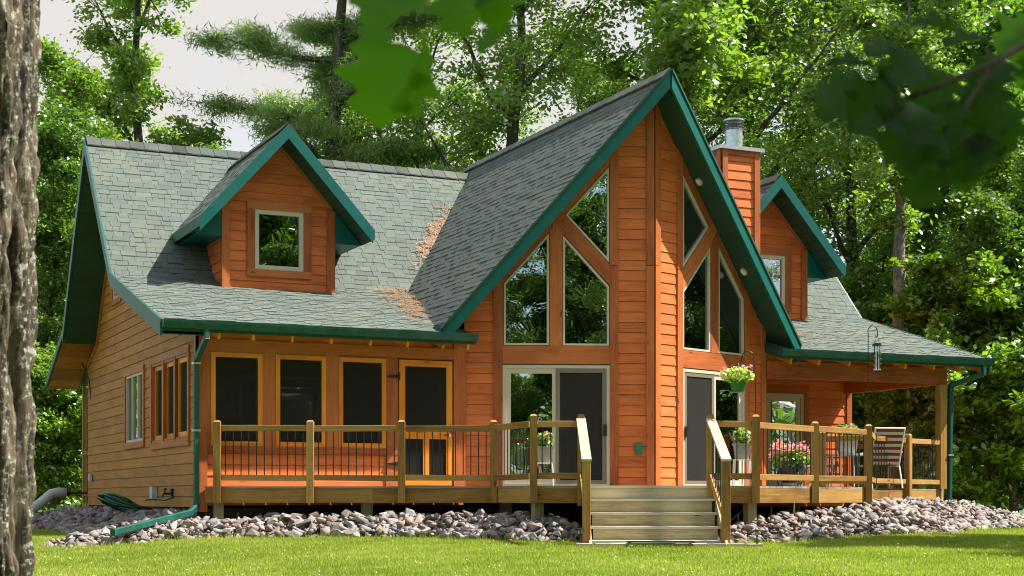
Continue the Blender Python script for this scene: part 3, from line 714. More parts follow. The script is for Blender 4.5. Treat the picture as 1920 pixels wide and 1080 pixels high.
# ---- dormers
def dormer(uc, vf, zbase, zt, apex, win, hw=.95, solo=0, eh=1.50, vo=2.2):
    d = MB(); 
    P = [(uc - hw, zbase), (uc + hw, zbase), (uc + hw, zt), (uc, zt + hw * 1.08), (uc - hw, zt)]
    W = Wall((uc - hw, vf), (uc + hw, vf)); Q = [(t - uc + hw, z) for t, z in P]; H = [(t - uc + hw, z) for t, z in win]
    pcs = subtract(ccw(Q), H)
    for q in pcs: W.slab(d, q, -.08, -.001)
    for s in (-1, 1):          # cheeks
        u = uc + s * hw; c = [(u, vf, zbase - .1), (u, 3.5, 3.85), (u, 4.15, 4.55), (u, 4.15, 4.9), (u, vf, zt + .1)]
        d.prism(c, [(x - s * .08, y, z) for x, y, z in c], (0, 1, 0))
    dm = d.build('dormer', 'siding_stain', house)
    W.siding(dm, [Q], [H], zb=zbase, pitch=.168)
    for s in (-1, 1):
        Wc = Wall((uc - hw, 4.2), (uc - hw, vf)) if s < 0 else Wall((uc + hw, vf), (uc + hw, 4.2))
        tri = [(0, 4.55), (0, 4.72), (4.2 - vf, 4.9), (4.2 - vf, zbase), (.8, zbase + .3)] if s < 0 else [(4.2 - vf, 4.55), (4.2 - vf, 4.72), (0, 4.9), (0, zbase), (4.2 - vf - .8, zbase + .3)]
        Wc.siding(dm, [tri[::-1]], zb=zbase)
        if s < 0: Wc.trim(dm, 4.2 - vf - .09, 4.2 - vf, zbase, zt, .04)
    W.trim(dm, -.045, .09, zbase, zt, .045); W.trim(dm, 2 * hw - .10, 2 * hw + .045, zbase - .06, zt, .045)
    MB().box((uc - hw + .1, vf - .09, zbase - .075), (uc + hw - .1, vf - .0, zbase - .005), (1, 0, 0)).build('flashing', 'gutter_paint', dm)
    W.bartrim(dm, (.0, zt + .02), (hw, zt + .02 + hw * 1.08), .06, .03); W.bartrim(dm, (2 * hw, zt + .02), (hw, zt + .02 + hw * 1.08), .06, .03)
    # window, all as sub-parts of the dormer
    W.ring(MB(), H, .075, -.05, .03).build('window_frame', 'vinyl', dm)
    W.slab(MB(), inset(H, .07), -.012, -.006).build('pane', 'window_glass', dm)
    a, c = H[0]; b, e = H[2]
    W.trim(dm, a - .135, b + .135, e, e + .14, .05); W.trim(dm, a - .135, b + .135, c - .125, c, .05); W.trim(dm, a - .135, a, c, e, .047); W.trim(dm, b, b + .135, c, e, .047)
    for k in range(14):
        z = c + .1 + k * .028; W.rect(MB(), a + .08, b - .08, z, z + .02, -.075, -.06).build('blind_slat', 'curtain', dm)
    MB().box((uc - .8, vf + .5, zbase), (uc + .8, vf + .55, zt)).build('room_wall', 'dark_room', dm)
    # roof
    sl = (apex - 4.62) / eh
    for s in (-1, 1):
        e = (uc + s * eh, vo, 4.62); r = (uc, vo, apex); vr = BRK[0] + (apex - BRK[1]) / SU; ve = BRK[0] + (4.62 - BRK[1]) / SU
        pts = [Vector(e), Vector(r), Vector((uc, vr, apex)), Vector((uc + s * eh, ve, 4.62))]
        pl = Plane((uc + s * eh, 0, 4.62), (0, 1, 0), (-s, 0, sl))
        pp = roof_part('dormer_roof', pl, [pts], th=.11)
        fascia(e, r, .25, .04, par=pp); fascia((uc + s * eh, vo - .04, 4.60), (uc + s * eh, ve, 4.60), .17, .03, 'vinyl' if 0 else 'gutter_paint', out=(s, 0, 0), par=pp)
        for i in range(10):       # soffit panels
            k0, k1 = i / 10, (i + .93) / 10
            Pq = [(uc + s * eh * (1 - k), y, 4.62 + (apex - 4.62) * k - .19) for k, y in ((k0, vo + .005), (k1, vo + .005), (k1, vf + .02), (k0, vf + .02))]
            MB().prism(Pq, [(x, y, z + .012) for x, y, z in Pq], (0, 1, 0)).build('soffit_panel', 'soffit_paint', pp)
        # boxed eave return
        x0, x1 = uc + s * (eh - .03), uc + s * (hw + .03); zs = 4.42
        tri = [(x0, vf - .04, zs), (x1, vf - .04, zs), (x1, vf - .04, 4.62 + (abs(x0 - x1)) * sl - .17)]
        MB().prism(tri, [(x, 3.95, z) for x, y, z in tri], (1, 0, 0)).build('eave_return', 'teal_paint', pp)
        if s < 0: ridge_caps(pp, (uc, vo, apex), (uc, vr, apex))
    return dm
dormer(2.05, 2.75, 3.53, 4.98, 6.27, R4(1.62, 2.48, 3.90, 4.92))
dormer(11.95, 2.75, 3.53, 4.98, 6.27, R4(11.52, 12.42, 3.85, 4.82))
# ---- chimney
cu0, cu1, cv0, cv1, cz1 = 10.48, 11.30, 2.0, 2.5, 6.62
ch = MB().box((cu0, cv0, 2.6), (cu1, cv1, cz1), (0, 0, 1)).build('chimney', 'siding_stain', house)
for W_ in (Wall((cu0, cv0), (cu1, cv0)), Wall((cu0, cv1), (cu0, cv0)), Wall((cu1, cv0), (cu1, cv1))):
    L = W_.L; W_.siding(ch, [R4(.0, L, 2.8, cz1 - .06)], zb=2.8, pitch=.172); W_.trim(ch, 0, .11, 2.8, cz1, .045); W_.trim(ch, L - .11, L, 2.8, cz1, .045); W_.trim(ch, 0.11, L - .11, cz1 - .1, cz1, .04)
MB().box((cu0 - .09, cv0 - .09, cz1), (cu1 + .09, cv1 + .09, cz1 + .07)).build('chimney_cap', 'galvanised', ch)
cc = Vector(((cu0 + cu1) / 2 + .02, (cv0 + cv1) / 2, cz1 + .07))
MB().tube([cc, cc + Vector((0, 0, .40))], .165, 24).tube([cc + Vector((0, 0, .13)), cc + Vector((0, 0, .15))], .172, 24).build('flue', 'galvanised', ch)
MB().tube([cc, cc + Vector((0, 0, .04))], .20, 24).build('flue_collar', 'galvanised', ch)
mb = MB()
for k in range(28):
    a = k * 2 * math.pi / 28; o = Vector((math.cos(a), math.sin(a), 0)) * .19; mb.tube([cc + o + Vector((0, 0, .38)), cc + o + Vector((0, 0, .54))], .006, 4)
for z in (.38, .43, .48, .54): mb.tube([cc + Vector((math.cos(k * .3307), math.sin(k * .3307), 0)) * .19 + Vector((0, 0, z)) for k in range(20)], .007, 4)
mb.tube([cc + Vector((0, 0, .40)), cc + Vector((0, 0, .50))], .12, 16)
mb.build('spark_screen', 'mesh_metal', ch)
MB().tube([cc + Vector((0, 0, .545)), cc + Vector((0, 0, .575))], .20, 24).build('flue_lid', 'galvanised', ch)
# wall fittings
mb = MB(); WL.rect(mb, vt(3.0), vt(2.8), .0, .20, .02, .10); mb.build('meter_box', 'grey_plastic', house)
mb = MB(); WL.rect(mb, vt(8.9), vt(8.75), .35, .5, .03, .08); mb.build('junction_box', 'grey_plastic', house)
mb = MB(); mb.tube([(-.02, 1.75, .08), (-.14, 1.75, .08), (-.16, 1.75, .02)], .018, 8); mb.tube([(-.12, 1.75, .08), (-.12, 1.75, .14)], .012, 6); mb.tube([(-.12, 1.70, .15), (-.12, 1.80, .15)], .02, 8); mb.box((-.05, 1.60, .02), (-.02, 1.72, .16)); mb.build('hose_tap', 'black_metal', house)
mb = MB(); mb.tube([(-.01, 9.0, 2.0), (-.05, 9.0, 2.4), (-.18, 9.05, 2.75)], .012, 6); mb.tube([(-.18, 9.05, 2.75), (-.25, 8.5, 2.62)], .012, 5); mb.build('service_cable', 'wire', house)
# ================================================================= DECK
deck = thing('wooden_deck', 'stained timber deck with black baluster railings wrapping around the house front', 'deck', (0, 0, 0))
ZD = .184
EP = [(-4.585, 23.45), (-.254, 23.40), (.301, 22.15), (1.03, 22.2), (2.80, 22.25), (3.447, 22.3), (4.548, 23.65), (5.60, 24.75), (6.25, 27.2), (7.10, 28.35), (8.12, 29.55)]
E2 = [fr(*p) for p in EP]
poly = E2 + [(14.12, 2.85), (10.15, 2.85), (10.15, 0), (7.2, -1.15), (4.3, -.05), (.12, -.05)]
# deck boards clipped to convex zones
zones = [[E2[0], E2[1], (4.3, -.05), (.12, -.06)], [E2[1], E2[2], E2[3], (5.2, -.42), (4.3, -.05)], [E2[3], E2[4], (7.2, -1.15), (5.2, -.42)], [E2[4], E2[5], E2[6], (8.6, -.65), (7.2, -1.15)], [E2[6], E2[7], (10.15, 0), (8.6, -.65)], [E2[7], E2[8], E2[9], (10.15, 0)], [E2[9], E2[10], (14.12, 2.85), (10.15, 2.85), (10.15, 0)]]
dX, dY = Vector((C_, -S_)), Vector((S_, C_))
surf = MB().prism([(*p, ZD - .03) for p in poly], [(*p, ZD - .05) for p in poly], (1, 0, 0)) if 0 else MB()
k = -14
rows = []
while k < 80:
    y0 = 21.9 + k * .145 - 23.5; k += 1
    mb = MB(); c = 0; tone = random.random()
    for Zn in zones:
        Pz = ccw([(Vector(p).dot(dX), Vector(p).dot(dY)) for p in Zn]); q = inter([(-1, y0), (20, y0), (20, y0 + .138), (-1, y0 + .138)], Pz)
        if q:
            A = [dX * a + dY * b for a, b in q]; mb.prism([(p.x, p.y, ZD) for p in A], [(p.x, p.y, ZD - .032) for p in A], (dX.x, dX.y, 0), tone); c += 1
    if c: mb.build('deck_board', 'deck_board', deck)
# rim joist
def seg(a, b, z0, z1, th=.04, out=0, m='deck_stain', name='rim_board', par=deck, ext=0):
    W_ = Wall(a, b); mb = MB(); W_.rect(mb, -ext, W_.L + ext, z0, z1, out, out + th); return mb.build(name, m, par)
for i in range(len(E2) - 1):
    if i == 3: continue
    W_ = Wall(E2[i], E2[i + 1]); L = W_.L
    cuts = [0, L] if L < 3 else [0, L * .58, L]
    for a, b in zip(cuts, cuts[1:]):
        mb = MB(); W_.rect(mb, a + .002, b - .002, ZD - .245, ZD - .035, -.04, 0.0); mb.build('rim_board', 'deck_stain', deck)
mb = MB(); Wall(E2[0], E2[1]).rect(mb, 0.0, 4.3, ZD - .031, ZD + .0, -.02, .018); mb.build('deck_board', 'deck_board', deck)
# railing posts
def hpost(p, z0=-.065, z1=1.17, s=.105, W_=None, out=.055):
    q = Vector(p) + (Vector((W_.n.x, W_.n.y)) * out if W_ else Vector((0, 0)))
    ang = math.atan2(W_.d.y, W_.d.x) if W_ else -YAW
    r = Vector((math.cos(ang), math.sin(ang), 0)); 
    mb = MB(); h = s / 2; u = Vector((-r.y, r.x, 0)); c = Vector((q.x, q.y, 0))
    def loop(k, z): return [c + r * a * k + u * b * k + Vector((0, 0, z)) for a, b in ((-h, -h), (h, -h), (h, h), (-h, h))]
    A, B, T = loop(1, z0), loop(1, z1 - .03), loop(.55, z1)
    mb.prism(B, A, (0, 0, 1)); mb.prism(T, loop(1, z1 - .029), (0, 0, 1), .7)
    return mb.build('railing_post', 'deck_stain', deck)
def rail_run(a, b, z0=ZD, sag=0, par=deck, bal=True, w=.09, out=.03, gap=.06, zoff=0.0):
    W_ = Wall(a, b); L = W_.L; r = lambda: random.uniform(-.008, .008)
    z0 += zoff
    MB().bar(W_.p(gap, z0 + .862 + r(), out), W_.p(L - gap, z0 + .862 + r(), out), .04, .088, ch=.004).build('top_rail', 'deck_stain', par)
    MB().bar(W_.p(gap, z0 + .125 + r(), out), W_.p(L - gap, z0 + .125 + r(), out), .04, .085, ch=.004).build('bottom_rail', 'deck_stain', par)
    n = max(1, int((L - .1) / .103))
    for i in range(1, n):
        t = L * i / n; bx = (t, out - .028); p = W_.p(t, z0 + .10, out - .028); q = W_.p(t, z0 + .85, out - .028)
        MB().tube([p, q], .0085, 6).build('baluster', 'black_metal', par)
W01 = Wall(E2[0], E2[1]); L = W01.L
tp = [.19, 1.58, 2.94, 4.31]
def on(W_, t): q = W_.p(t, 0, 0); return (q.x, q.y)
P01 = [on(W01, t) for t in tp[:3]] + [on(W01, L - .02)]
for p in P01: hpost(p, W_=W01)
for a, b in zip(P01, P01[1:]): rail_run(a, b)
def post_at(i, d=0, z1=1.17):
    hpost(E2[i], W_=Wall(fr(0, 20), fr(1, 20)), out=.055, z1=z1)
post_at(2, z1=1.19); rail_run(E2[1], E2[2]); rail_run(E2[2], E2[3], zoff=.012)
post_at(5, z1=1.19); rail_run(E2[4], E2[5], zoff=.012); rail_run(E2[5], E2[6], zoff=.0); post_at(6, z1=1.16); rail_run(E2[6], E2[7]); post_at(7, z1=1.17)
rail_run(E2[7], E2[8]); rail_run(E2[8], E2[9]); hpost(E2[9], W_=Wall(E2[9], E2[10])); rail_run(E2[9], E2[10])
hpost(fr(5.38, 27.25)); rail_run(fr(5.38, 27.25), E2[8])
rail_run((14.03, .1), (14.03, 2.85), out=0); hpost((14.03, 1.5), z0=.18)
# support posts under the deck
for X, Z in ((-4.42, 23.6), (-2.2, 23.75), (.36, 22.45), (3.42, 22.6), (4.6, 25.6), (5.5, 25.2), (6.15, 27.0), (7.2, 28.8), (-.1, 24.2), (7.9, 29.8)):
    x, y = fr(X, Z); MB().bar((x, y, -.75), (x, y, ZD - .25), .14, .14, (0, 1, 0)).build('support_post', 'step_wood', deck)
# joist edge behind rim
# ================================================================= STEPS
steps = thing('wooden_steps', 'weathered plank steps with sloping handrails leading up to the deck', 'steps', (*fr(1.9, 21.6), -.66))
SX0, SX1 = 1.06, 2.83
def pf(X, Z, z): x, y = fr(X, Z); return Vector((x, y, z)) - steps.location
def fbox(X0, X1, Z0, Z1, z0, z1, name, m, par=steps, ax=None):
    mb = MB(); ax = ax or (C_, -S_, 0)
    mb.prism([pf(X0, Z0, z1), pf(X1, Z0, z1), pf(X1, Z1, z1), pf(X0, Z1, z1)], [pf(X0, Z0, z0), pf(X1, Z0, z0), pf(X1, Z1, z0), pf(X0, Z1, z0)], ax); return mb.build(name, m, par)
ZT0 = 22.2
tz = [ZD, .0, -.19, -.375, -.56]
for k in range(5):
    zf = ZT0 - .29 * k
    if k: fbox(SX0 + .0, SX1 - .0, zf - .045, zf + .27, tz[k] - .035, tz[k], 'tread', 'tread_wood')
    zb = tz[k + 1] if k < 4 else -.70
    fbox(SX0 + .04, SX1 - .04, zf - .0, zf + .025, zb + .001, tz[k] - .036, 'riser', 'step_wood')
fbox(SX0, SX1, ZT0 - .03, ZT0 + .10, ZD - .034, ZD + .002, 'tread', 'tread_wood')
for X in (SX0 - .04, SX1):      # stringers
    mb = MB(); pr = [(ZT0 + .02, ZD - .02), (ZT0 - .06, ZD - .02), (ZT0 - 1.42, -.62), (ZT0 - 1.42, -.72), (ZT0 - 1.1, -.72), (ZT0 + .02, -.12)]
    mb.prism([pf(X, a, b) for a, b in pr], [pf(X + .04, a, b) for a, b in pr], (S_, C_, 0)); mb.build('stringer', 'step_wood', steps)
for X, lean in ((.97, .02), (2.80, .05)):
    top0, bot0 = ZT0 - .02, ZT0 - 1.25
    xa, xb = X, X + lean
    MB().bar(pf(xa, top0, -.1), pf(xa, top0, 1.17), .10, .10, (S_, C_, 0), .004).build('newel_post', 'deck_stain', steps)
    MB().bar(pf(xa, top0, 1.17), pf(xa, top0, 1.195), .075, .075, (S_, C_, 0)).build('post_cap', 'deck_stain', steps)
    MB().bar(pf(xb, bot0, -.70), pf(xb, bot0, .50), .11, .11, (S_, C_, 0), .004).build('newel_post', 'deck_stain', steps)
    MB().bar(pf(xa, top0 - .03, 1.12), pf(xb, bot0 - .07, .51), .13, .035, (0, 0, 1)).build('handrail', 'step_wood', steps)
    MB().bar(pf(xa, top0 - .05, 1.03), pf(xb, bot0 + .03, .43), .035, .09, (0, 0, 1)).build('rail', 'deck_stain', steps)
    MB().bar(pf(xa, top0 - .05, .30), pf(xb, bot0 + .03, -.30), .035, .09, (0, 0, 1)).build('rail', 'deck_stain', steps)
    for i in range(1, 9):
        t = i / 9; zc = top0 - .05 + (bot0 - top0 + .08) * t; x = xa + (xb - xa) * t
        MB().tube([pf(x, zc, .32 - .6 * t), pf(x, zc, 1.0 - .6 * t)], .0085, 6).build('baluster', 'black_metal', steps)
# pavers and mat at the foot
fx = 0
for i, (X, w) in enumerate(((.95, .22), (1.19, .2), (1.41, .24), (2.25, .2), (2.47, .2), (2.69, .25), (2.96, .22), (3.20, .2))):
    x, y = fr(X, 20.72); o = thing('paver', 'x', 'paver', (x, y, gz(x, y) + .03), 'pavers at the foot of the steps', -YAW)
    o['label'] = ('reddish concrete paver set in the grass at the right end of the steps' if X > 2 else 'pale concrete paver set in the grass at the left end of the steps')
    bpy.data.objects.remove(o)
    mb = MB().box((-w / 2 + .005, -.12, -.05), (w / 2 - .005, .12, 0)); o = mb.build('paver', 'paver'); o.location = (x, y, gz(x, y) + .045); o.rotation_euler = (random.uniform(-.03, .03), random.uniform(-.03, .03), -YAW)
    props(o, ('flat reddish paver in the grass near the right handrail foot of the steps' if X > 2 else 'flat pale paver in the grass near the left handrail foot of the steps'), 'paver', 'pavers at the foot of the steps')
x, y = fr(1.95, 20.62)
mb = MB()
for k in range(9): mb.box((-.42, -.16 + k * .036, 0), (.42, -.14 + k * .036, .015))
mb.box((-.43, -.18, -.01), (-.40, .17, .016)); mb.box((.40, -.18, -.01), (.43, .17, .016))
o = mb.build('doormat', 'mat_rubber'); o.location = (x, y, gz(x, y) + .07); o.rotation_euler = (0, 0, -YAW); props(o, 'dark slatted doormat lying in the grass below the lowest step', 'doormat')
# ================================================================= STONE BANKS
def on_ground(x, y, z, up=0): return (x, y, z + up)
R1 = [(-.30, 9.4, -.24), (-.30, .4, -.26)]
R2 = [(-2.15, -1.75, -.56), (-1.2, -1.15, -.48), (-.2, -.45, -.36), (1.8, -1.15, -.30), (3.7, -2.1, -.27), (4.25, -3.15, -.31), (4.62, -3.55, -.42)]
R3 = [(*fr(3.0, 21.9), -.46), (*fr(3.5, 22.35), -.36), (*fr(4.6, 23.7), -.22), (*fr(5.7, 24.9), -.12), (*fr(6.4, 26.8), -.10), (*fr(7.3, 28.3), -.06), (*fr(8.5, 29.6), -.12), (*fr(10.4, 31.6), -.46)]
def segd(p, a, b):
    ax, ay = a[0], a[1]; dx, dy = b[0] - ax, b[1] - ay; t = max(0, min(1, ((p[0] - ax) * dx + (p[1] - ay) * dy) / (dx * dx + dy * dy)))
    return math.hypot(p[0] - ax - dx * t, p[1] - ay - dy * t), a[2] + (b[2] - a[2]) * t
def bank(x, y):
    h = -9
    for R, fall, flat in ((R1, .30, .2), (R2, .42, .12), (R3, .36, .15)):
        for a, b in zip(R, R[1:]):
            d, z = segd((x, y), a, b); h = max(h, z - fall * max(0, d - flat))
    return h + .035 * noise.noise(Vector((x * 1.7, y * 1.7, 9)))
xs = np.arange(-3.6, 19, .14); ys = np.arange(-7.5, 11, .14)
V = []; idx = {}
F = []
bh = {}
for i, x in enumerate(xs):
    for j, y in enumerate(ys):
        b = bank(x, y); g = gz(x, y)
        if b > g - .10: idx[i, j] = len(V); V.append((x, y, max(b, g) - .06 if b > g else g - .04)); bh[i, j] = b
for (i, j) in idx:
    if all(k in idx for k in ((i + 1, j), (i, j + 1), (i + 1, j + 1))): F.append((idx[i, j], idx[i + 1, j], idx[i + 1, j + 1], idx[i, j + 1]))
me = bpy.data.meshes.new('soil_bank'); me.from_pydata(V, [], F); me.materials.append(MATS['soil'])
o = bpy.data.objects.new('soil_bank', me); COL.objects.link(o); o['kind'] = 'structure'
import bmesh
def stone_proto(seed):
    r = random.Random(seed); bm = bmesh.new()
    sx, sy, sz = r.uniform(.8, 1.25), r.uniform(.6, 1), r.uniform(.38, .7)
    for _ in range(r.choice((9, 10, 11, 12))):
        v = Vector((r.gauss(0, 1), r.gauss(0, 1), r.gauss(0, 1))).normalized(); v = v * r.uniform(.8, 1.05)
        v = Vector((max(-.75, min(.75, v.x)), max(-.75, min(.75, v.y)), max(-.75, min(.75, v.z))))
        bm.verts.new((v.x * sx * .62, v.y * sy * .62, v.z * sz * .62))
    res = bmesh.ops.convex_hull(bm, input=bm.verts)
    bmesh.ops.delete(bm, geom=[g for g in res['geom_interior'] if isinstance(g, bmesh.types.BMVert)], context='VERTS')
    bmesh.ops.triangulate(bm, faces=bm.faces)
    me = bpy.data.meshes.new('stone'); bm.to_mesh(me); bm.free()
    at = me.attributes.new('tone', 'FLOAT', 'FACE'); at.data.foreach_set('value', [0.0] * len(me.polygons)); me.materials.append(MATS['stone'])
    return me
SP = [stone_proto(s) for s in range(24)]
spots = []
rr = random.Random(5)
tries = 0
E2f = E2
def scatter(n, box, keep=lambda x, y: True):
    c = 0; t = 0
    while c < n and t < n * 60:
        t += 1; x = rr.uniform(box[0], box[1]); y = rr.uniform(box[2], box[3])
        b = bank(x, y); g = gz(x, y)
        if b < g - .015 + rr.random() * .05 or not keep(x, y): continue
        s = rr.choice((.055, .075, .10, .12, .15, .19)) * rr.uniform(.8, 1.1) * (.85 if x > 5.5 else 1)
        spots.append((x, y, max(b, g) + rr.uniform(-.03, .05) , s)); c += 1
stairzone = lambda x, y: not (.9 < (C_ * (x - CAM[0]) - S_ * (y - CAM[1])) < 2.95 and (S_ * (x - CAM[0]) + C_ * (y - CAM[1])) < 22.4)
def inhouse(x, y): return x > .12 and y > .3 and x < 14.3
kk = lambda x, y: stairzone(x, y) and not inhouse(x, y)
scatter(1300, (-2.2, -.05, .0, 9.6), kk); scatter(2100, (-3, 5.2, -4.4, .6), kk); scatter(3600, (5.6, 17.5, -6.6, 2.2), kk)
def camdist(p): return math.hypot(p[0] - CAM[0], p[1] - CAM[1])
spots.sort(key=lambda p: camdist(p) / p[3])
vis = [p for p in spots if p[2] > -9]
solo_st, rest = [], []
occ = {}
for p in vis:                     # the largest ones that lie near the outer skirt
    Z = S_ * (p[0] - CAM[0]) + C_ * (p[1] - CAM[1])
    if len(solo_st) < 290 and Z < 24.2: solo_st.append(p)
    else: rest.append(p)
for p in solo_st:
    o = bpy.data.objects.new('stone', SP[rr.randrange(24)]); COL.objects.link(o)
    o.location = p[:3]; o.scale = (p[3] * 1.25,) * 3; o.rotation_euler = (rr.uniform(-.6, .6), rr.uniform(-.6, .6), rr.uniform(0, 6.3))
    left = p[0] < 4.9 and p[1] > -3.9 and (C_ * (p[0] - CAM[0]) - S_ * (p[1] - CAM[1])) < 1.0
    props(o, ('large' if p[3] > .15 else 'small') + ' angular stone banked ' + ('under the left front edge of the deck' if left else 'just right of the steps'), 'stone', 'stones banked ' + ('along the left deck' if left else 'right of the steps'))
def joined_stones(pts, name):
    Vv, Ff, Tt = [], [], []; b0 = 0
    cache = []
    for me in SP:
        a = np.empty(len(me.vertices) * 3); me.vertices.foreach_get('co', a); f = np.array([list(p.vertices) for p in me.polygons]); cache.append((a.reshape(-1, 3), f))
    from mathutils import Euler
    for x, y, z, s in pts:
        a, f = cache[rr.randrange(24)]; M = np.array(Euler((rr.uniform(-.7, .7), rr.uniform(-.7, .7), rr.uniform(0, 6.3))).to_matrix())
        Vv.append(a @ M.T * s * 1.25 + np.array((x, y, z))); Ff.append(f + b0); b0 += len(a); Tt.append(np.full(len(f), rr.random()))
    V_ = np.vstack(Vv); F_ = np.vstack(Ff); tris_mesh(name, V_, F_, np.concatenate(Tt), 'stone')
def tris_mesh(name, V_, F_, T_, m, parent=None, kind='stuff', obj=True):
    me = bpy.data.meshes.new(name); k = F_.shape[1]
    me.vertices.add(len(V_)); me.vertices.foreach_set('co', V_.astype(np.float32).ravel())
    me.loops.add(F_.size); me.loops.foreach_set('vertex_index', F_.astype(np.int32).ravel())
    me.polygons.add(len(F_)); me.polygons.foreach_set('loop_start', np.arange(0, F_.size, k, dtype=np.int32)); 
    me.update(calc_edges=True)
    at = me.attributes.new('tone', 'FLOAT', 'FACE'); at.data.foreach_set('value', T_.astype(np.float32))
    me.materials.append(MATS[m])
    if not obj: return me
    o = bpy.data.objects.new(name, me); COL.objects.link(o)
    if parent: o.parent = parent
    if kind: o['kind'] = kind
    return o
joined_stones(rest, 'stone_bank')
# ================================================================= HOSE, PIPES
gh = thing('garden_hose', 'coiled green garden hose lying on the stones below the left wall tap', 'hose', (-.72, 1.95, -.22))
pts = []
for k in range(7 * 14):
    a = k / 14 * 2 * math.pi; r = .42 + .05 * math.sin(k * .7) + .03 * math.sin(k * 2.1); tilt = 0
    pts.append((math.cos(a) * r * .9, math.sin(a) * r * 1.3 - .1, .07 + .018 * (k // 14) - .13 * math.cos(a) + .03 * math.sin(k * 1.3)))
MB().tube(pts, .017, 7).build('coil', 'hose_green', gh, True)
MB().tube([(.40, .3, .2), (.5, 0, .22), (.55, -.5, .20), (.60, -.8, .24)], .017, 7).build('loose_end', 'hose_green', gh, True)
pp = thing('drain_pipe', 'fat grey plastic pipe bending down into the lawn behind the left wall', 'pipe', (-.55, 9.6, 0))
MB().tube([(.15, 0, .12), (.0, 0, .13), (-.15, -.02, .10), (-.28, -.05, -.02), (-1.05, -.2, -.60)], .10, 14).build('bent_pipe', 'grey_plastic', pp, True)
MB().tube([(.12, 0, .12), (.75, -.1, .11)], .02, 8).build('thin_pipe', 'black_metal', pp)
MB().tube([(.10, 0, .12), (.22, 0, .12)], .05, 12).build('coupling', 'black_metal', pp)
# ================================================================= PLANTS IN POTS
def leafy(c, rx, rz, n, size, seed, rng=None):
    g = np.random.default_rng(seed); d = g.normal(size=(n, 3)); d /= np.linalg.norm(d, axis=1)[:, None]; r = g.uniform(.35, 1, n)[:, None] ** .5
    P = d * r * np.array((rx, rx, rz)) + np.array(c); return quads(P, size, g, .4)
def quads(P, size, g, upb=.5, elong=1.5, fold=0):
    n = len(P); N = g.normal(size=(n, 3)); N[:, 2] = np.abs(N[:, 2]) + upb; N /= np.linalg.norm(N, axis=1)[:, None]
    A = np.cross(N, g.normal(size=(n, 3))); A /= np.linalg.norm(A, axis=1)[:, None]; B = np.cross(N, A)
    s = (size * g.uniform(.6, 1.3, n))[:, None]
    V_ = np.empty((n, 4, 3)); V_[:, 0] = P - A * s * .5 * elong; V_[:, 1] = P + B * s * .42 - A * s * .05 + N * s * .08; V_[:, 2] = P + A * s * .5 * elong; V_[:, 3] = P - B * s * .42 - A * s * .05 + N * s * .08
    return V_.reshape(-1, 3), np.arange(n * 4).reshape(-1, 4), g.random(n)
def rosette_flowers(par, c, rx, rz, n, seed, name='flower', size=.03, mtl='petal_pink', half=True):
    g = random.Random(seed)
    for k in range(n):
        a = g.uniform(0, 6.28); e = g.uniform(.1, 1.0); q = Vector((math.cos(a) * math.cos(e) * rx, math.sin(a) * math.cos(e) * rx, math.sin(e) * rz)) + Vector(c)
        P = np.array([[q.x + g.gauss(0, size * .7), q.y + g.gauss(0, size * .7), q.z + g.gauss(0, size * .5)] for _ in range(16)])
        v, f, t = quads(P, size * 1.1, np.random.default_rng(seed * 100 + k), .8, 1.0); o = tris_mesh(name, v, f, t, mtl, par, None)
# hanging basket on a shepherd's hook fixed to the deck post
px, py = fr(3.447, 22.25)
hk = thing('shepherd_hook', 'thin black hook fixed to the deck post holding up the flower basket', 'hook', (px, py, 1.1))
hp = [(0, 0, 0), (0.0, 0, .6), (-.02, 0, .85)]
for k in range(9):
    a = math.pi * k / 8; hp.append((-.02 - .085 + .085 * math.cos(a), 0.0, .90 + .09 * math.sin(a)))
hp += [(-.20, 0, .86), (-.215, 0, .82), (-.235, 0, .84)]
MB().tube([(x * C_ , -x * S_ , z) for x, _, z in hp], .008, 6).build('rod', 'black_metal', hk, True)
bx, by = fr(3.20, 22.25)
bk = thing('hanging_basket', 'green hanging flower pot with pink and cream blooms beside the sliding door', 'flower basket', (bx, by, 1.52))
mb = MB(); 
ring = [[Vector((math.cos(a * math.pi / 8) * r, math.sin(a * math.pi / 8) * r, z)) for a in range(16)] for r, z in ((.085, 0), (.125, .15), (.135, .15), (.135, .17), (.115, .17), (.10, .12))]
def loft(mb, rings):
    for A, B in zip(rings, rings[1:]):
        n = len(A)
        for i in range(n): mb.face([A[i], A[(i + 1) % n], B[(i + 1) % n], B[i]])
    mb.face(rings[0][::-1]); return mb
loft(mb, ring).build('pot', 'pot_green', bk)
MB().tube([(0, 0, -.015), (0, 0, .0)], .10, 16).build('saucer', 'pot_green', bk)
for a in (0.3, 2.4, 4.5): MB().tube([(math.cos(a) * .13, math.sin(a) * .13, .16), (0, 0, .42)], .004, 4).build('hanger', 'black_metal', bk)
v, f, t = leafy((0, 0, .22), .23, .11, 380, .05, 3); tris_mesh('foliage', v, f, t, 'pale_leaf', bk)
rosette_flowers(bk, (0, 0, .18), .26, .20, 14, 11, size=.028, mtl='petal_pale')
rosette_flowers(bk, (0, 0, .18), .27, .20, 5, 12, size=.03)
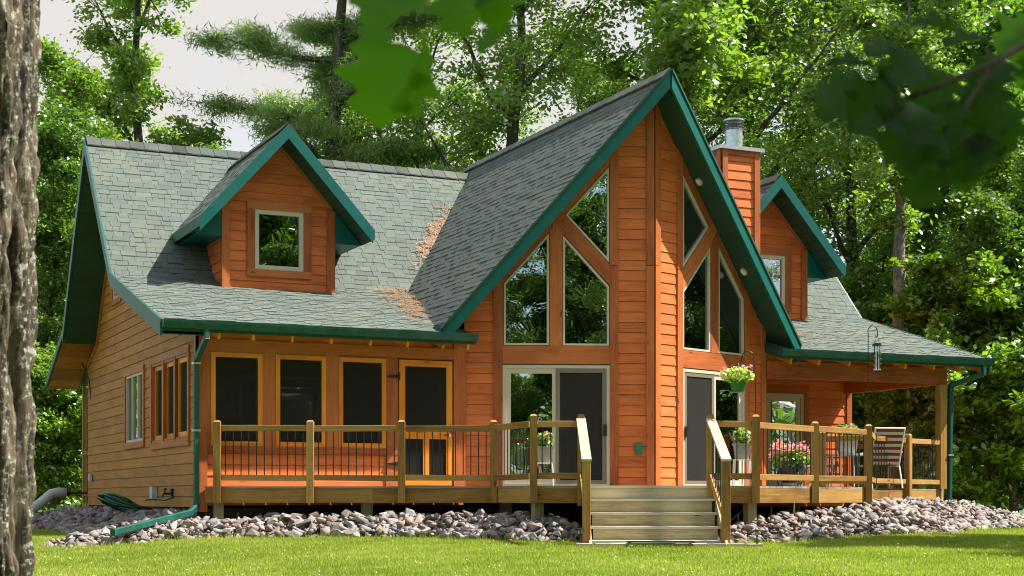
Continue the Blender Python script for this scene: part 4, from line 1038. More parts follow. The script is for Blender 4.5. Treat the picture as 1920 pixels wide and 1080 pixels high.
def planter(name, label, X, Z, z, stand, seed, w=.26, h=.24, fl=5, m='planter_box', cat='planter', leafh=.16, group=None):
    x, y = fr(X, Z); o = thing(name, label, cat, (x, y, z), group, -YAW)
    a, b = w / 2, w / 2 * .78
    mb = MB(); mb.prism([(-a, -a * .7, h), (a, -a * .7, h), (a, a * .7, h), (-a, a * .7, h)], [(-b, -b * .7, 0), (b, -b * .7, 0), (b, b * .7, 0), (-b, b * .7, 0)]); mb.build('box', m, o)
    MB().box((-a - .01, -a * .7 - .01, h - .03), (a + .01, a * .7 + .01, h + .005)).build('rim', m, o)
    v, f, t = leafy((0, 0, h + leafh * .7), w * .55, leafh * .75, 200, .06, seed); tris_mesh('foliage', v, f, t, 'flower_leaf', o)
    rosette_flowers(o, (0, 0, h + leafh * .5), w * .45, leafh * 1.1, fl, seed, size=.03)
    if stand:
        mb = MB()
        for i in (-1, 1):
            for j in (-1, 1): mb.tube([(i * a * .9, j * a * .6, 0), (i * a * 1.05, j * a * .75, -stand)], .01, 6)
        mb.box((-a, -a * .7, -.02), (a, a * .7, 0)); mb.build('stand', 'white_metal', o)
    return o
planter('flower_planter', 'beige planter with pink geraniums on a white stand before the left sliding door', .50, 24.3, .56, .37, 21)
planter('flower_planter', 'beige geranium planter on a white stand by the right sliding door', 3.60, 24.6, .62, .44, 22)
planter('flower_planter', 'grey planter with red geraniums on the patio table under the porch roof', 5.95, 27.9, .80, 0, 23, w=.36, h=.30)
# big geranium in a black pot stand
gx_, gy_ = fr(4.35, 24.6)
gp = thing('geranium', 'large mound of pink geraniums in a black pot on the right deck', 'potted plant', (gx_, gy_, ZD))
r_ = [[Vector((math.cos(a * math.pi / 8) * r, math.sin(a * math.pi / 8) * r, z)) for a in range(16)] for r, z in ((.13, .06), (.21, .30), (.225, .30), (.225, .33), (.19, .33))]
loft(MB(), r_).build('pot', 'black_metal', gp)
mb = MB()
for a in range(4): mb.tube([(math.cos(a * 1.57) * .2, math.sin(a * 1.57) * .2, .28), (math.cos(a * 1.57) * .24, math.sin(a * 1.57) * .24, .12), (math.cos(a * 1.57) * .2, math.sin(a * 1.57) * .2, 0)], .01, 5)
mb.build('stand', 'black_metal', gp, True)
v, f, t = leafy((0, 0, .43), .30, .17, 600, .075, 31); tris_mesh('foliage', v, f, t, 'flower_leaf', gp)
rosette_flowers(gp, (0, 0, .40), .31, .34, 48, 32, size=.042)
# bird feeder on a tall pole
fx_, fy_ = fr(5.60, 24.70)
hk2 = thing('feeder_pole', 'tall thin green pole with a curled hook rising from the right deck railing', 'pole', (fx_, fy_, .9))
pts = [(0, 0, 0), (0, 0, 1.7)]
q = []
for k in range(13):
    a = -math.pi / 2 + math.pi * 1.5 * k / 12; q.append((.07 + .075 * math.cos(math.pi - math.pi * k / 12), 0, 1.72 + .10 * math.sin(math.pi * k / 12)))
q += [(.15, 0, 1.66), (.13, 0, 1.64), (.11, 0, 1.67)]
MB().tube([(x * C_, -x * S_, z) for x, _, z in pts + q], .0075, 6).build('rod', 'black_metal', hk2, True)
ex, ey = fr(5.60 + .14, 24.70)
bf = thing('bird_feeder', 'clear tube bird feeder with seed hanging above the right deck railing', 'bird feeder', (ex, ey, 2.04))
MB().tube([(0, 0, 0), (0, 0, .36)], .048, 16).build('tube', 'lantern_glass', bf)
MB().tube([(0, 0, .01), (0, 0, .27)], .040, 12).build('seed', 'seed', bf)
MB().tube([(0, 0, -.02), (0, 0, .0)], .06, 16).build('tray', 'galvanised', bf)
MB().tube([(0, 0, .36), (0, 0, .40), (0, 0, .41)], [.075, .07, .02], 16).build('lid', 'black_metal', bf)
for z in (.08, .16, .24):
    for s in (-1, 1): MB().tube([(s * .04, 0, z), (s * .085, 0, z)], .005, 5).tube([(s * .05, -.005, z + .02), (s * .05, -.012, z + .02)], .012, 8).build('perch', 'black_metal', bf)
mb = MB(); mb.tube([(.05, 0, .40), (0, 0, .54)], .003, 4); mb.tube([(-.05, 0, .40), (0, 0, .54)], .003, 4); mb.build('hanger', 'black_metal', bf)
# solar path lights
for (X, Z, lab) in ((.905, 20.85, 'small black path light in the grass at the left foot of the steps'), (3.22, 20.65, 'small black path light in the grass right of the steps')):
    x, y = fr(X, Z); o = thing('path_light', lab, 'path light', (x, y, gz(x, y)), 'solar path lights by the steps')
    MB().tube([(0, 0, -.05), (0, 0, .17)], .012, 8).build('stake', 'black_metal', o)
    MB().tube([(0, 0, .165), (0, 0, .215)], .03, 12).build('lens', 'lantern_glass', o)
    MB().tube([(0, 0, .215), (0, 0, .23), (0, 0, .24)], [.048, .045, .01], 14).build('cap', 'black_metal', o)
# ================================================================= FURNITURE ON THE DECK
def patio_chair(label, x, y, z, rz, striped=True, group=None):
    o = thing('patio_chair', label, 'chair', (x, y, z), group, rz)
    n = 12
    def strip(i, a, b): return a + (b - a) * i / n
    # seat faces -y ; back leans to +y
    for i in range(n):
        z0, z1 = .42 + .62 * i / n, .42 + .62 * (i + .96) / n; y0, y1 = .22 + .26 * i / n, .22 + .26 * (i + .96) / n
        MB().prism([(-.25, y0, z0), (.25, y0, z0), (.25, y1, z1), (-.25, y1, z1)], [(-.25, y0 + .015, z0), (.25, y0 + .015, z0), (.25, y1 + .015, z1), (-.25, y1 + .015, z1)]).build('sling_band', ('cloth_red' if i % 2 else 'cloth_white') if striped else 'planter_box', o)
    MB().box((-.25, -.25, .40), (.25, .22, .42)).build('seat', 'cloth_red' if striped else 'planter_box', o)
    for s in (-1, 1):
        MB().tube([(s * .27, .21, .38), (s * .27, .49, 1.06)], .015, 8).build('back_frame', 'white_metal', o)
        MB().tube([(s * .28, .34, .64), (s * .29, -.2, .62), (s * .29, -.27, .56), (s * .29, -.25, .0)], .014, 8).build('arm', 'white_metal', o)
        MB().tube([(s * .28, -.25, .40), (s * .28, .22, .39), (s * .28, .36, .0)], .014, 8).build('leg', 'white_metal', o)
    MB().tube([(-.27, .49, 1.05), (.27, .49, 1.05)], .015, 8).build('top_rail', 'white_metal', o)
    return o
x, y = fr(6.55, 28.0); patio_chair('striped red and white folding chair on the right deck behind the railing', x, y, ZD, -YAW + 3.3)
x, y = fr(5.45, 28.3); patio_chair('plain pale patio chair left of the table under the porch roof', x, y, ZD, -YAW + 1.2, False)
patio_chair('pale patio chair seen dimly through the second porch screen', 1.55, 1.6, .17, .2, False)
x, y = fr(5.98, 28.0)
o = thing('patio_table', 'round metal patio table under the right porch roof', 'table', (x, y, ZD))
MB().tube([(0, 0, .58), (0, 0, .61)], .42, 28).build('table_top', 'grey_plastic', o)
for k in range(4): MB().tube([(math.cos(k * 1.57 + .6) * .33, math.sin(k * 1.57 + .6) * .33, .58), (math.cos(k * 1.57 + .6) * .36, math.sin(k * 1.57 + .6) * .36, .0)], .014, 8).build('leg', 'white_metal', o)
x, y = fr(5.0, 26.9)
o = thing('plant_stand', 'slim black metal plant stand beside the patio door', 'plant stand', (x - .9, y + .3, ZD))
MB().tube([(0, 0, 0), (0, 0, .8)], .014, 6).build('pole', 'black_metal', o); MB().tube([(0, 0, .8), (0, 0, .82)], .12, 14).build('tray', 'black_metal', o); MB().tube([(0, 0, 0), (0, 0, .02)], .13, 14).build('base', 'black_metal', o)
# ================================================================= PINE NEEDLES ON THE ROOF
def needles(c, plane_up, r1, r2, n, label_seed, ang=0):
    g = np.random.default_rng(label_seed); P = g.normal(size=(n, 2)) * np.array((r1, r2)) * .45; ca, sa = math.cos(ang), math.sin(ang)
    P = P + np.stack([np.sin(P[:, 1] * 9 + label_seed) * r1 * .35, 0 * P[:, 0]], 1); P = P[g.random(n) < .35 + .65 * (np.sin(P[:, 1] * 14 + label_seed * 2) > -.3)]
    e1 = Vector((1, 0, 0)); e2 = Vector(plane_up).normalized(); nn = e1.cross(e2)
    Vv = []; 
    for a, b in P:
        p = Vector(c) + e1 * (a * ca - b * sa) + e2 * (a * sa + b * ca) + nn * (.03 + g.random() * .03); t = g.uniform(0, 3.14); d = (e1 * math.cos(t) + e2 * math.sin(t)) * .05; w = (e1 * -math.sin(t) + e2 * math.cos(t)) * .006
        Vv += [p - d, p + w, p + d, p - w]
    V_ = np.array([tuple(v) for v in Vv]); tris_mesh('pine_needles', V_, np.arange(len(V_)).reshape(-1, 4), g.random(len(V_) // 4), 'needle_litter')
def vx(v): return gx(zfront(v), -1)
needles((vx(4.35) - .08, 4.35, zfront(4.35)), (0, 1, SU), .16, .8, 900, 1, -.55)
needles((vx(4.7) - .06, 4.7, zfront(4.7)), (0, 1, SU), .15, .7, 400, 12, -.55)
needles((vx(2.6) - .22, 2.75, zfront(2.75)), (0, 1, SLo), .34, 1.5, 1300, 2, -.25)
needles((vx(1.6) - .20, 1.5, zfront(1.5)), (0, 1, SLo), .26, 1.5, 1100, 3, -.30)
needles((11.6, .9, zfront(.9)), (0, 1, SLo), .7, 1.1, 260, 4)
# ================================================================= LAWN GRASS
def cam2w(X, Z): return CAM[0] + C_ * X + S_ * Z, CAM[1] - S_ * X + C_ * Z
def gzv(x, y): return np.array([gz(a, b) for a, b in zip(x, y)])
gg = np.random.default_rng(4)
GX = np.arange(-20, 24, .25); GY = np.arange(-16, 16, .25)
GH = np.array([[gz(x, y) for x in GX] for y in GY]); GB = np.array([[max(bank(x, y) - gz(x, y), -1) for x in GX] for y in GY])
def samp(G, x, y):
    i = np.clip((x - GX[0]) / .25, 0, len(GX) - 2); j = np.clip((y - GY[0]) / .25, 0, len(GY) - 2); a = i.astype(int); b = j.astype(int); u = i - a; w = j - b
    return G[b, a] * (1 - u) * (1 - w) + G[b, a + 1] * u * (1 - w) + G[b + 1, a] * (1 - u) * w + G[b + 1, a + 1] * u * w
def grass(n, X0, X1, Z0, Z1, hgt, wid, edge=False):
    Z = gg.uniform(Z0, Z1, n); X = gg.uniform(X0, X1, n); k = np.abs(X) < Z * .47; X, Z = X[k], Z[k]
    x, y = cam2w(X, Z)
    b = samp(GB, x, y); k = ((b < -.03) if not edge else ((b < .0) & (b > -.09) & (gg.random(len(b)) < .3))) & ~((x > 0) & (y > .3)) & ~((X > .95) & (X < 2.95) & (Z > 20.8) & (Z < 24)) & ~((x > -1.7) & (y > .2) & (x < 15.5))
    x, y, Z = x[k], y[k], Z[k]; m = len(x); z = samp(GH, x, y)
    h = hgt * gg.uniform(.5, 1.25, m); a = gg.uniform(0, 6.28, m); w = wid * gg.uniform(.6, 1.3, m); lx = gg.normal(0, .45, m) * h; ly = gg.normal(0, .45, m) * h
    V_ = np.empty((m, 3, 3)); V_[:, 0] = np.stack([x - np.cos(a) * w, y - np.sin(a) * w, z - .01], 1); V_[:, 1] = np.stack([x + np.cos(a) * w, y + np.sin(a) * w, z - .01], 1); V_[:, 2] = np.stack([x + lx, y + ly, z + h], 1)
    pn = .5 + .5 * np.sin(x * .9 + 1.3 * np.sin(y * .7)) * np.sin(y * 1.1 + x * .3); T = np.clip(gg.normal(.42, .2, m) + .30 * (pn - .5) + .18 * np.sin(x * 2.9 + 2 * np.sin(y * 3.3)) * np.sin(y * 3.7), 0, 1)
    return V_.reshape(-1, 3), T
parts_ = [grass(420000, -10, 10, 16.0, 23.6, .038, .006), grass(110000, 3.0, 12.5, 22, 34, .042, .010), grass(50000, -12, -5.5, 22, 34, .042, .010)]
parts_.append(grass(260000, -8, 9, 18, 27, .085, .006, True))
V_ = np.vstack([p[0] for p in parts_]); T_ = np.concatenate([p[1] for p in parts_])
tris_mesh('grass', V_, np.arange(len(V_)).reshape(-1, 3), T_, 'grass_blade')
n = 520; Z = gg.uniform(16, 22.3, n); X = gg.uniform(-7, 7, n) ; k = (np.abs(X) < Z * .36) & (gg.random(n) < .25 + .75 * (Z < 20)); X, Z = X[k], Z[k]; x, y = cam2w(X, Z); b = samp(GB, x, y); k = (b < -.05); x, y = x[k], y[k]; z = samp(GH, x, y)
P = np.repeat(np.stack([x, y, z + .045 + gg.uniform(-.01, .02, len(x))], 1), 7, 0) + gg.normal(0, .006, (len(x) * 7, 3))
v, f, t = quads(P, .011, gg, .8, 1.0); tris_mesh('clover_flowers', v, f, t, 'clover')
# ================================================================= TREES
def tube_np(pts, rad, n=7):
    mb = MB(); mb.tube(pts, rad, n, cap=False); return mb
def tree_proto(seed, H, r0, base, crown, nleaf, lsize, lm, bm_, style='oak', lean=0.0, limbs=16, spread=1.0, forks=0):
    r = random.Random(seed); g = np.random.default_rng(seed)
    tr = MB(); k = 10; pts = []; x = y = 0
    for i in range(k + 1):
        f = i / k; pts.append(Vector((x, y, H * .93 * f - .3))); x += r.uniform(-.22, .22) * H / 20 + lean * H / k; y += r.uniform(-.22, .22) * H / 20
    rad = [max(.03, r0 * ((1 - i / k) ** .8) + (.25 * r0 if i == 0 else 0)) for i in range(k + 1)]
    tr.tube(pts, rad, 10, cap=False)
    def at(f):
        i = min(k - 1, int(f * k)); u = f * k - i; return pts[i].lerp(pts[i + 1], u), rad[i] * (1 - u) + rad[i + 1] * u
    C = []
    for j in range(limbs):
        f = base + (1 - base) * ((j + r.random()) / limbs) ** .9; f = min(f, .985)
        p, rr_ = at(f); a = j * 2.4 + r.uniform(-.5, .5); h = (f - base) / (1 - base)
        if style == 'pine': L = crown * (1.05 - .75 * h) * r.uniform(.6, 1.1); el = r.uniform(-.05, .22)
        else: L = crown * (1 - .55 * abs(h - .35)) * r.uniform(.55, 1.1) * spread; el = r.uniform(.25, .8) + .4 * h
        d = Vector((math.cos(a) * math.cos(el), math.sin(a) * math.cos(el), math.sin(el))); q = p.copy(); lp = [q.copy()]; n = 6
        for s in range(n):
            dd = d + Vector((r.gauss(0, .16), r.gauss(0, .16), r.gauss(0, .12) + (.10 if style == 'oak' else .03))); dd.normalize(); q = q + dd * L / n; lp.append(q.copy()); d = (d * 2 + dd).normalized()
        lr = min(rr_ * .6, .03 + L * .02)
        tr.tube(lp, [max(.012, lr * (1 - .85 * s / n)) for s in range(n + 1)], 6, cap=False)
        for s in range(1 if style == 'pine' else 2, n + 1):
            for _ in range(3 if style == 'oak' else 3):
                sd = Vector((r.gauss(0, 1), r.gauss(0, 1), r.gauss(.1, .6) if style == 'oak' else r.gauss(0, .12))).normalized(); sl = L * r.uniform(.16, .42) * (1 - .3 * s / n)
                e = lp[s] + sd * sl; m = lp[s] + sd * sl * .5 + Vector((0, 0, -.03 * sl))
                tr.tube([lp[s], m, e], [.018, .012, .006], 4, cap=False)
                C.append(e); C.append(m) if r.random() < .6 else None
    C = np.array([tuple(c) for c in C]); w = g.random(len(C)) ** 2.4 + .03; w /= w.sum()
    ci = g.choice(len(C), nleaf, p=w)
    sg = crown * .062 if style == 'oak' else crown * .05
    off = g.normal(size=(nleaf, 3)) * sg * np.array((1, 1, .62 if style == 'oak' else .40))
    P = C[ci] + off
    if style == 'pine':
        dn = off / (np.linalg.norm(off, axis=1)[:, None] + 1e-6)
        n = nleaf; A = g.normal(size=(n, 3)); A /= np.linalg.norm(A, axis=1)[:, None]; B = np.cross(A, g.normal(size=(n, 3))); B /= np.linalg.norm(B, axis=1)[:, None]
        s = lsize * g.uniform(.7, 1.3, n)[:, None]; V_ = np.empty((n, 3, 3)); V_[:, 0] = P - B * s * .10; V_[:, 1] = P + B * s * .10; V_[:, 2] = P + A * s * 1.2
        V_ = V_.reshape(-1, 3); F_ = np.arange(n * 3).reshape(-1, 3)
        tone = np.clip(g.normal(.5, .2, n), 0, 1)
    else:
        V_, F_, tone = quads(P, lsize, g, .55, 1.45)
    tone = np.clip(g.normal(.45, .2, nleaf) + (g.random(len(C))[ci] - .5) * .35, 0, 1)
    tm = tr.mesh('trunk', True); tm.materials.append(MATS[bm_])
    cm = tris_mesh('crown', V_, F_, tone, lm, obj=False)
    return tm, cm
TP = {
 'oak': tree_proto(1, 21, .33, .18, 5.2, 34000, .115, 'leaf_oak', 'bark', limbs=20),
 'oak2': tree_proto(2, 23, .30, .30, 5.6, 32000, .115, 'leaf_oak', 'bark', limbs=18),
 'maple': tree_proto(3, 16, .22, .08, 4.3, 52000, .105, 'leaf_maple', 'bark_pale', limbs=20, spread=.95),
 'pine': tree_proto(4, 24, .30, .12, 5.0, 190000, .14, 'leaf_pine', 'bark', 'pine', limbs=30),
 'dark': tree_proto(5, 15, .20, .03, 4.2, 70000, .125, 'leaf_dark', 'bark', limbs=22),
 'thin': tree_proto(6, 20, .20, .22, 2.9, 44000, .10, 'leaf_oak', 'bark', limbs=20),
 'yellow': tree_proto(7, 8, .12, .05, 2.6, 40000, .09, 'leaf_yellow', 'bark_pale', limbs=18),
 'bush': tree_proto(8, 4.2, .07, .02, 2.1, 30000, .10, 'leaf_maple', 'bark', limbs=16, spread=1.1),
 'bare': tree_proto(9, 15, .26, .52, 3.6, 24000, .11, 'leaf_oak', 'bark_pale', limbs=11, lean=-.01),
}
KN = dict(oak='oak_tree', oak2='oak_tree', maple='maple_tree', pine='pine_tree', dark='young_tree', thin='slender_tree', yellow='sapling', bush='bush', bare='forked_tree')
tr_r = random.Random(77)
def tree(kind, X, Z, s=1.0, label=None, group='woodland trees around the house', cat='tree', sz=None, rz=None):
    x, y = cam2w(X, Z); tm, cm = TP[kind]
    o = thing(KN[kind], label, cat, (x, y, (gz(x, y) if Z > 0 else -1.6)), group, tr_r.uniform(0, 6.28) if rz is None else rz); o.scale = (s, s, s * (sz or 1))
    a = bpy.data.objects.new('trunk', tm); COL.objects.link(a); a.parent = o
    b = bpy.data.objects.new('crown', cm); COL.objects.link(b); b.parent = o
    return o
def XP(px, Z): return (px - 960) / 2944 * Z
T = lambda px, Z, kind, s, lab, **k: tree(kind, XP(px, Z), Z, s, lab, **k)
T(290, 44, 'thin', 1.12, 'slender upright tree against open sky above the left end of the roof', rz=.5)
T(597, 43, 'pine', 1.0, 'white pine with long flat boughs rising behind the left dormer', rz=1.2)
T(420, 60, 'dark', .62, 'low bright tree behind the roof ridge left of the left dormer')
T(125, 40, 'maple', .74, 'bright green maple just left of the roof peak at the picture edge', rz=2.)
T(40, 48, 'oak', .55, 'leafy tree half hidden behind the big foreground trunk')
T(110, 37, 'dark', .62, 'dark young tree beyond the left wall behind the grey pipe')
T(150, 52, 'maple', .66, 'shorter maple deep in the gap left of the house')
T(345, 56, 'maple', .85, 'small maple crown showing over the ridge right of the slender tree')
T(655, 52, 'maple', .98, 'leafy maple crown overlapping the right side of the white pine')
T(720, 60, 'thin', .75, 'thin crowned tree between the white pine and the leaning oak')
T(800, 50, 'oak2', .86, 'open crowned oak behind the valley of the roof left of the great gable')
T(960, 44, 'oak', .98, 'big oak with dark trunk behind the great gable ridge', rz=.3)
T(1110, 55, 'oak', .8, 'tall oak rising directly behind the left slope of the great gable')
T(1283, 41, 'bare', 1.5, 'bare grey trunk rising behind the very peak of the great gable')
T(1290, 47, 'oak2', 1.02, 'tall straight oak behind the peak of the great gable')
T(1405, 45, 'oak', .95, 'airy oak right behind the chimney', rz=2.2)
T(1500, 54, 'oak2', 1.05, 'tall oak behind the right dormer')
T(1600, 46, 'oak', .84, 'rounded oak behind the right end of the roof', rz=4.)
T(1682, 37.5, 'bare', .95, 'pale barked forked tree just beyond the right porch', rz=1.)
T(1740, 50, 'oak2', .95, 'tall oak beyond the pale forked tree')
T(1795, 43, 'dark', 1.05, 'dark leaning tree right of the pale forked tree')
T(1850, 55, 'oak', .95, 'oak standing deep in the wood at the right')
T(1890, 39, 'maple', .62, 'dense green maple at the right edge beside the lawn', rz=.8)
T(1905, 35.5, 'yellow', .95, 'yellow green sapling at the right edge catching the sun')
T(1975, 36, 'maple', .60, 'maple cut by the right edge of the picture')
T(1780, 36.5, 'bush', 1.25, 'leafy bush beside the right end of the stone bank', cat='bush', group='bushes along the wood edge')
T(1860, 35, 'bush', 1.2, 'bush at the lawn edge left of the yellow green sapling', cat='bush', group='bushes along the wood edge')
T(1700, 42, 'bush', 1.3, 'bush behind the pale forked trunk under the porch roof', cat='bush', group='bushes along the wood edge')
T(1630, 45, 'bush', 1.4, 'bush seen through the open right porch', cat='bush', group='bushes along the wood edge')
T(100, 35.5, 'bush', .85, 'bush behind the grey pipe at the left end of the lawn', cat='bush', group='bushes along the wood edge')
T(60, 39, 'bush', 1.2, 'bush beside the big foreground trunk at the lawn edge', cat='bush', group='bushes along the wood edge')
T(160, 43, 'bush', 1.5, 'bush behind the rear corner of the left wall', cat='bush', group='bushes along the wood edge')
far = [(-15, 62, 'maple', .6), (-9, 66, 'maple', .7), (-3, 60, 'maple', .7), (11, 68, 'maple', 1.0), (17, 64, 'oak', .7), (23, 64, 'oak2', .8), (-19, 58, 'dark', .7), (27, 60, 'oak', .8), (13, 54, 'dark', .75), (17, 50, 'dark', .8), (6, 58, 'dark', .7), (21, 48, 'dark', .85), (-13, 50, 'dark', .6), (18.5, 43.5, 'dark', .7), (14.2, 41.5, 'dark', .65), (-17, 46, 'dark', .7)]
for X, Z, kd, s in far: tree(kd, X, Z, s, dict(oak='one of the broad oaks filling the wood far behind the house', oak2='one of the tall oaks filling the wood far behind the house', maple='one of the low maples far behind the left half of the roof', dark='one of the dark bushy young trees deep in the wood behind the house')[kd], group='deep woodland trees')
# wood edge beyond, one mass
gw = np.random.default_rng(99); n = 90000; a = gw.uniform(0, 2 * math.pi, n); rdist = gw.uniform(74, 88, n); zz = gw.uniform(-2, 13, n) * (0.6 + .4 * np.sin(a * 23) * np.sin(a * 7 + 1))
P = np.stack([CAM[0] + 8 + np.cos(a) * rdist, CAM[1] + 10 + np.sin(a) * rdist, zz + .5], 1); v, f, t = quads(P, .7, gw, .5, 1.4); tris_mesh('woods', v, f, t, 'leaf_maple')
# trees across the clearing behind the viewer and to the right (seen in the window glass); last oak is unseen, added to shade the near leaves
for X, Z, kd, s in ((-9, -16, 'oak', .8), (-3.5, -22, 'oak2', .8), (2, -17, 'maple', .95), (6.5, -24, 'oak', .85), (11, -15, 'maple', 1.0), (-15, -10, 'oak', .8), (16, -22, 'oak2', .8), (26, 14, 'maple', .9), (29, 21, 'oak', .75), (31, 28, 'maple', .9), (25, 33, 'dark', .8), (23, 27, 'maple', .75), (27, 30, 'oak', .6), (21, 31, 'maple', .6), (27, 25, 'dark', .85), (34, 33, 'oak', .7), (33, 12, 'oak2', .7), (22, 2, 'maple', .8), (-20, 8, 'oak', .8), (20, -3, 'oak', .9), (18, 1, 'dark', 1.1), (22, -7, 'dark', 1.15), (26, -2, 'dark', 1.2), (29, 5, 'oak2', 1.0), (-4, -13, 'dark', .9), (3, -20, 'dark', 1.1), (8, -15, 'dark', .95), (23.5, 30, 'dark', .75), (26.5, 33, 'dark', .8), (0, -12, 'maple', .8), (-6, -18, 'oak', .9), (4.5, -14, 'oak', .75), (9, -20, 'maple', 1.1), (-1, -26, 'oak', 1.1), (-11, -22, 'oak2', 1.0), (13, -12, 'oak', .8), (25, 4, 'oak2', .85), (17, -9, 'maple', 1.0), (30, -6, 'oak', .95), (23, -12, 'oak2', .9), (7.6, 2.2, 'oak', .72)):
    tree(kd, X, Z, s, 'one of the %s unseen around the clearing, for window reflections and leaf shade' % dict(oak='broad oaks', oak2='tall oaks', maple='maples', dark='dark young trees')[kd], group='trees across the clearing')
x_ = tree('maple', 11.4, 21.6, .60, 'maple right of the lawn that throws shade on the grass', group='trees across the clearing')
# ================================================================= FOREGROUND TRUNK
def near_trunk():
    n, m = 260, 420; H0, H1 = -1.8, 6.0; cx, cy = cam2w(-2.10, 6.0); g = np.random.default_rng(1)
    th = np.linspace(0, 2 * math.pi, n, endpoint=False); V_ = np.empty((m, n, 3)); R = np.empty((m, n)); ridge = np.empty((m, n))
    for j in range(m):
        z = H0 + (H1 - H0) * j / (m - 1); f = max(0, z) / 6
        for i in range(n):
            c, s = math.cos(th[i]), math.sin(th[i])
            w = noise.noise(Vector((c * 1.6, s * 1.6, z * 1.2))) * .8
            q = Vector((c * 4.6 + w * .6, s * 4.6 + w * .6, z * 1.5 + w * .3)); a = 1 - abs(noise.noise(q)) * 3.0; b = 1 - abs(noise.noise(Vector((c * 10 + w, s * 10, z * 5.5 + 5)))) * 2.2
            d = max(0, a) ** 1.5; fine = noise.noise(Vector((c * 26, s * 26, z * 13)))
            V_[j, i] = (0, 0, z); R[j, i] = .265 + .03 * max(0, -z) - .055 * (1 - min(1, max(0, 1 - d))) - .018 * max(0, b) + .012 * fine + .006 * noise.noise(Vector((c * 50, s * 50, z * 34))); ridge[j, i] = min(1, max(0, 1 - d * 1.6)) * .9 + .05
            V_[j, i, 0] = cx + c * R[j, i] + .012 * z; V_[j, i, 1] = cy + s * R[j, i]
    V_ = V_.reshape(-1, 3); i = np.arange(n); F = []
    for j in range(m - 1): F.append(np.stack([j * n + i, j * n + (i + 1) % n, (j + 1) * n + (i + 1) % n, (j + 1) * n + i], 1))
    F = np.vstack(F); me = tris_mesh('trunk', V_, F, np.zeros(len(F)), 'bark_near', obj=False)
    at = me.attributes.new('ridge', 'FLOAT', 'POINT'); at.data.foreach_set('value', ridge.ravel().astype(np.float32)); me.polygons.foreach_set('use_smooth', [True] * len(F))
    o = thing('old_tree', 'thick rough barked trunk with pale lichen close to the viewer at the left edge', 'tree', (0, 0, 0)); a = bpy.data.objects.new('trunk', me); COL.objects.link(a); a.parent = o
    cmx = TP['oak'][1]; b = bpy.data.objects.new('crown', cmx); COL.objects.link(b); b.parent = o; b.location = (cx, cy, 3.5); b.scale = (.8, .8, .42)
    MB().tube([(cx, cy, 5.5), (cx + .3, cy - .2, 8.5), (cx - .2, cy + .1, 12)], [.25, .18, .06], 10).build('limb', 'bark', o)
near_trunk()
# ================================================================= OVERHANGING LEAVES
def oak_leaf_mesh(seed):
    r = random.Random(seed); side = []; lob = 3; ph = r.uniform(-2, -.6)
    for k in range(25):
        t = k / 24; env = math.sin(math.pi * min(1, t * .92 + .06)) ** .7; w = env * (.36 + .11 * math.sin(t * lob * 2 * math.pi + ph)) * (1 - .25 * t) * 1.25
        side.append((t, max(.01, w)))
    V, F = [], []; curl = r.uniform(.1, .3); fold = r.uniform(.1, .5)
    for t, w in side:
        zc = -curl * (t - .5) ** 2 * 1.4
        for u in (-1, -.5, 0, .5, 1): V.append((t, u * w, zc + abs(u) * w * fold + .02 * math.sin(9 * t + 3 * u)))
    for k in range(24):
        for c in range(4): F.append((k * 5 + c, k * 5 + c + 1, (k + 1) * 5 + c + 1, (k + 1) * 5 + c))
    V += [(-.25, .008, 0), (-.25, -.008, 0), (0.02, 0.01, 0), (0.02, -.01, 0)]; n = len(V); F.append((n - 4, n - 3, n - 1, n - 2))
    me = bpy.data.meshes.new('leaf'); me.from_pydata(V, [], F); at = me.attributes.new('tone', 'FLOAT', 'FACE'); at.data.foreach_set('value', [r.random()] * len(F)); me.materials.append(MATS['leaf_near']); me.polygons.foreach_set('use_smooth', [True] * len(F)); return me
LM = [oak_leaf_mesh(s) for s in range(6)]
for k, me in enumerate(LM): me.attributes['tone'].data.foreach_set('value', [(.75 if k < 3 else .0)] * len(me.polygons))
def place_leaf(par, X, Y, Z, size, ang, tilt=0, yaw=0, k=0):
    # X right of, Y above and Z in front of the spot where the viewer stands; ang turns the tip in the vertical plane facing the viewer
    from mathutils import Matrix
    x, y = cam2w(X, Z); M = Matrix.Rotation(-YAW, 4, 'Z') @ Matrix.Rotation(yaw, 4, 'Z') @ Matrix.Rotation(-ang, 4, 'Y') @ Matrix.Rotation(math.pi / 2 + tilt, 4, 'X')
    o = bpy.data.objects.new('leaf', LM[k % 6]); COL.objects.link(o); o.parent = par
    o.matrix_local = Matrix.Translation((x, y, Y)) @ M @ Matrix.Diagonal((size, size * 1.1, size, 1))
def twig(par, pts, r=.004):
    q = [(*cam2w(X, Z), Y) for X, Y, Z in pts]; n = len(q); MB().tube(q, [r * (1.6 - k / n) for k in range(n)], 6).build('twig', 'bark', par)
PXY = lambda px, py, Z: ((px - 960) / 2944 * Z, (935 - py) / 2944 * Z)
def leaves(par, L, first=0):
    for i, (px, py, Z, sz, ang, tilt, yaw) in enumerate(L):
        X, Y = PXY(px, py, Z); place_leaf(par, X, Y, Z, sz, math.radians(ang), tilt, yaw, first + i % 3)
b1 = thing('oak_branch', 'few large blurred oak leaves hanging left of the great gable peak', 'branch', (0, 0, 0))
twig(b1, [(*PXY(760, -420, 1.75), 1.75), (*PXY(790, -150, 1.75), 1.75), (*PXY(780, -20, 1.75), 1.75), (*PXY(735, 20, 1.75), 1.75)])
twig(b1, [(*PXY(790, -150, 1.75), 1.75), (*PXY(860, -60, 1.78), 1.78), (*PXY(900, -10, 1.8), 1.8)])
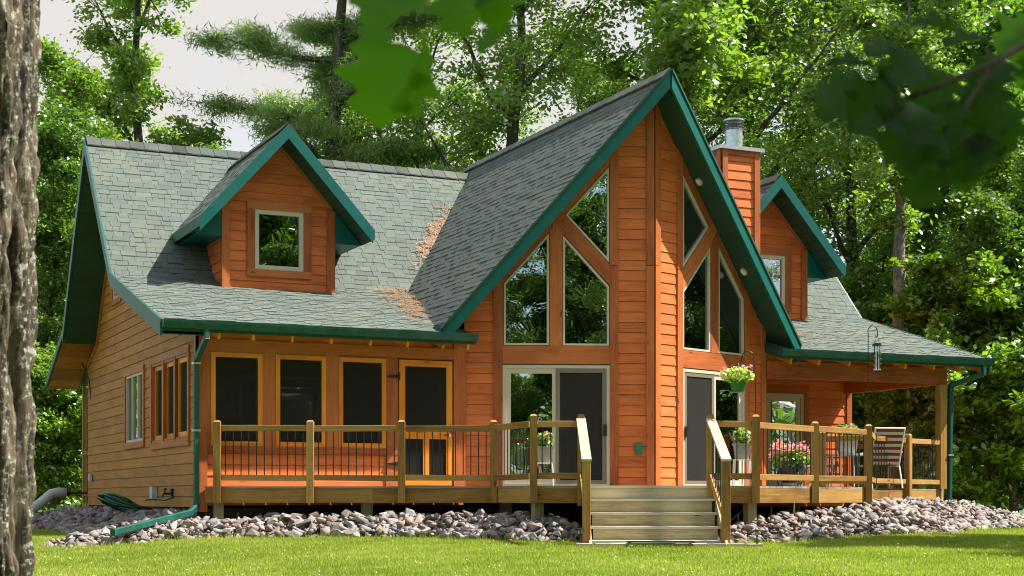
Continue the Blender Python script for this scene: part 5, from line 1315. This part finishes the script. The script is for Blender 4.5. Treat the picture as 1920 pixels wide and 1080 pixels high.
leaves(b1, [(730, 75, 1.75, .098, -97, .25, .2), (745, 205, 1.72, .098, 66, .9, .5), (800, -22, 1.75, .088, 187, .5, .1), (700, 35, 1.85, .060, -84, .3, -.2), (765, -5, 1.8, .062, 205, .4, .2),
            (848, -50, 1.7, .070, -80, .3, -.2), (885, -48, 1.75, .060, -100, .5, .3), (925, -45, 1.75, .060, -85, .4, .2), (968, 35, 1.9, .066, -140, 1.2, .3), (950, -40, 1.85, .052, -105, .3, .4)])
b2 = thing('oak_branch', 'dense blurred clump of dark oak leaves hanging at the upper right', 'branch', (0, 0, 0))
twig(b2, [(*PXY(2150, -120, 2.1), 2.1), (*PXY(1960, 60, 2.05), 2.05), (*PXY(1860, 120, 2.0), 2.0), (*PXY(1740, 170, 2.0), 2.0), (*PXY(1660, 200, 2.0), 2.0)], .004)
twig(b2, [(*PXY(1860, 120, 2.0), 2.0), (*PXY(1800, 220, 2.0), 2.0), (*PXY(1750, 300, 2.0), 2.0)], .003)
leaves(b2, [(1660, 128, 2.0, .078, 176, 1.15, .2), (1640, 165, 2.05, .082, -168, .6, .1), (1690, 185, 1.95, .085, -150, .4, .3), (1660, 150, 2.0, .07, -120, .3, -.2), (1700, 95, 2.05, .062, -172, .9, .3),
            (1720, 190, 1.95, .09, -118, .3, .4), (1770, 190, 2.0, .09, -95, .35, -.3), (1830, 170, 2.0, .088, -82, .4, .2), (1800, 60, 2.1, .07, 172, 1.1, .2), (1740, 120, 2.0, .07, -160, .5, .1), (1780, 135, 2.05, .08, -130, .4, .2),
            (1745, 280, 2.0, .078, -103, .3, .2), (1790, 275, 2.05, .062, -70, .5, .3), (1770, 255, 1.95, .07, -145, .3, -.2), (1840, 250, 2.0, .068, -112, .4, .1), (1885, 190, 2.1, .075, -98, .3, .3),
            (1860, 70, 2.0, .066, -170, 1.1, .1), (1890, 110, 2.05, .07, -140, .6, .3), (1600, 190, 2.1, .055, -160, .4, .2), (1810, 215, 2.1, .08, -60, .4, .1), (1850, 130, 2.1, .08, -100, .4, .2)], 3)
b3 = thing('maple_spray', 'bright sunlit leaf at the upper right corner of the picture', 'branch', (0, 0, 0))
leaves(b3, [(1950, 60, 2.6, .10, -110, .5, .2), (1960, 40, 2.6, .10, -150, .9, .2), (1935, 100, 2.6, .07, -80, .3, .4)])
twig(b3, [(*PXY(2100, -60, 2.6), 2.6), (*PXY(1950, 50, 2.6), 2.6)], .003)
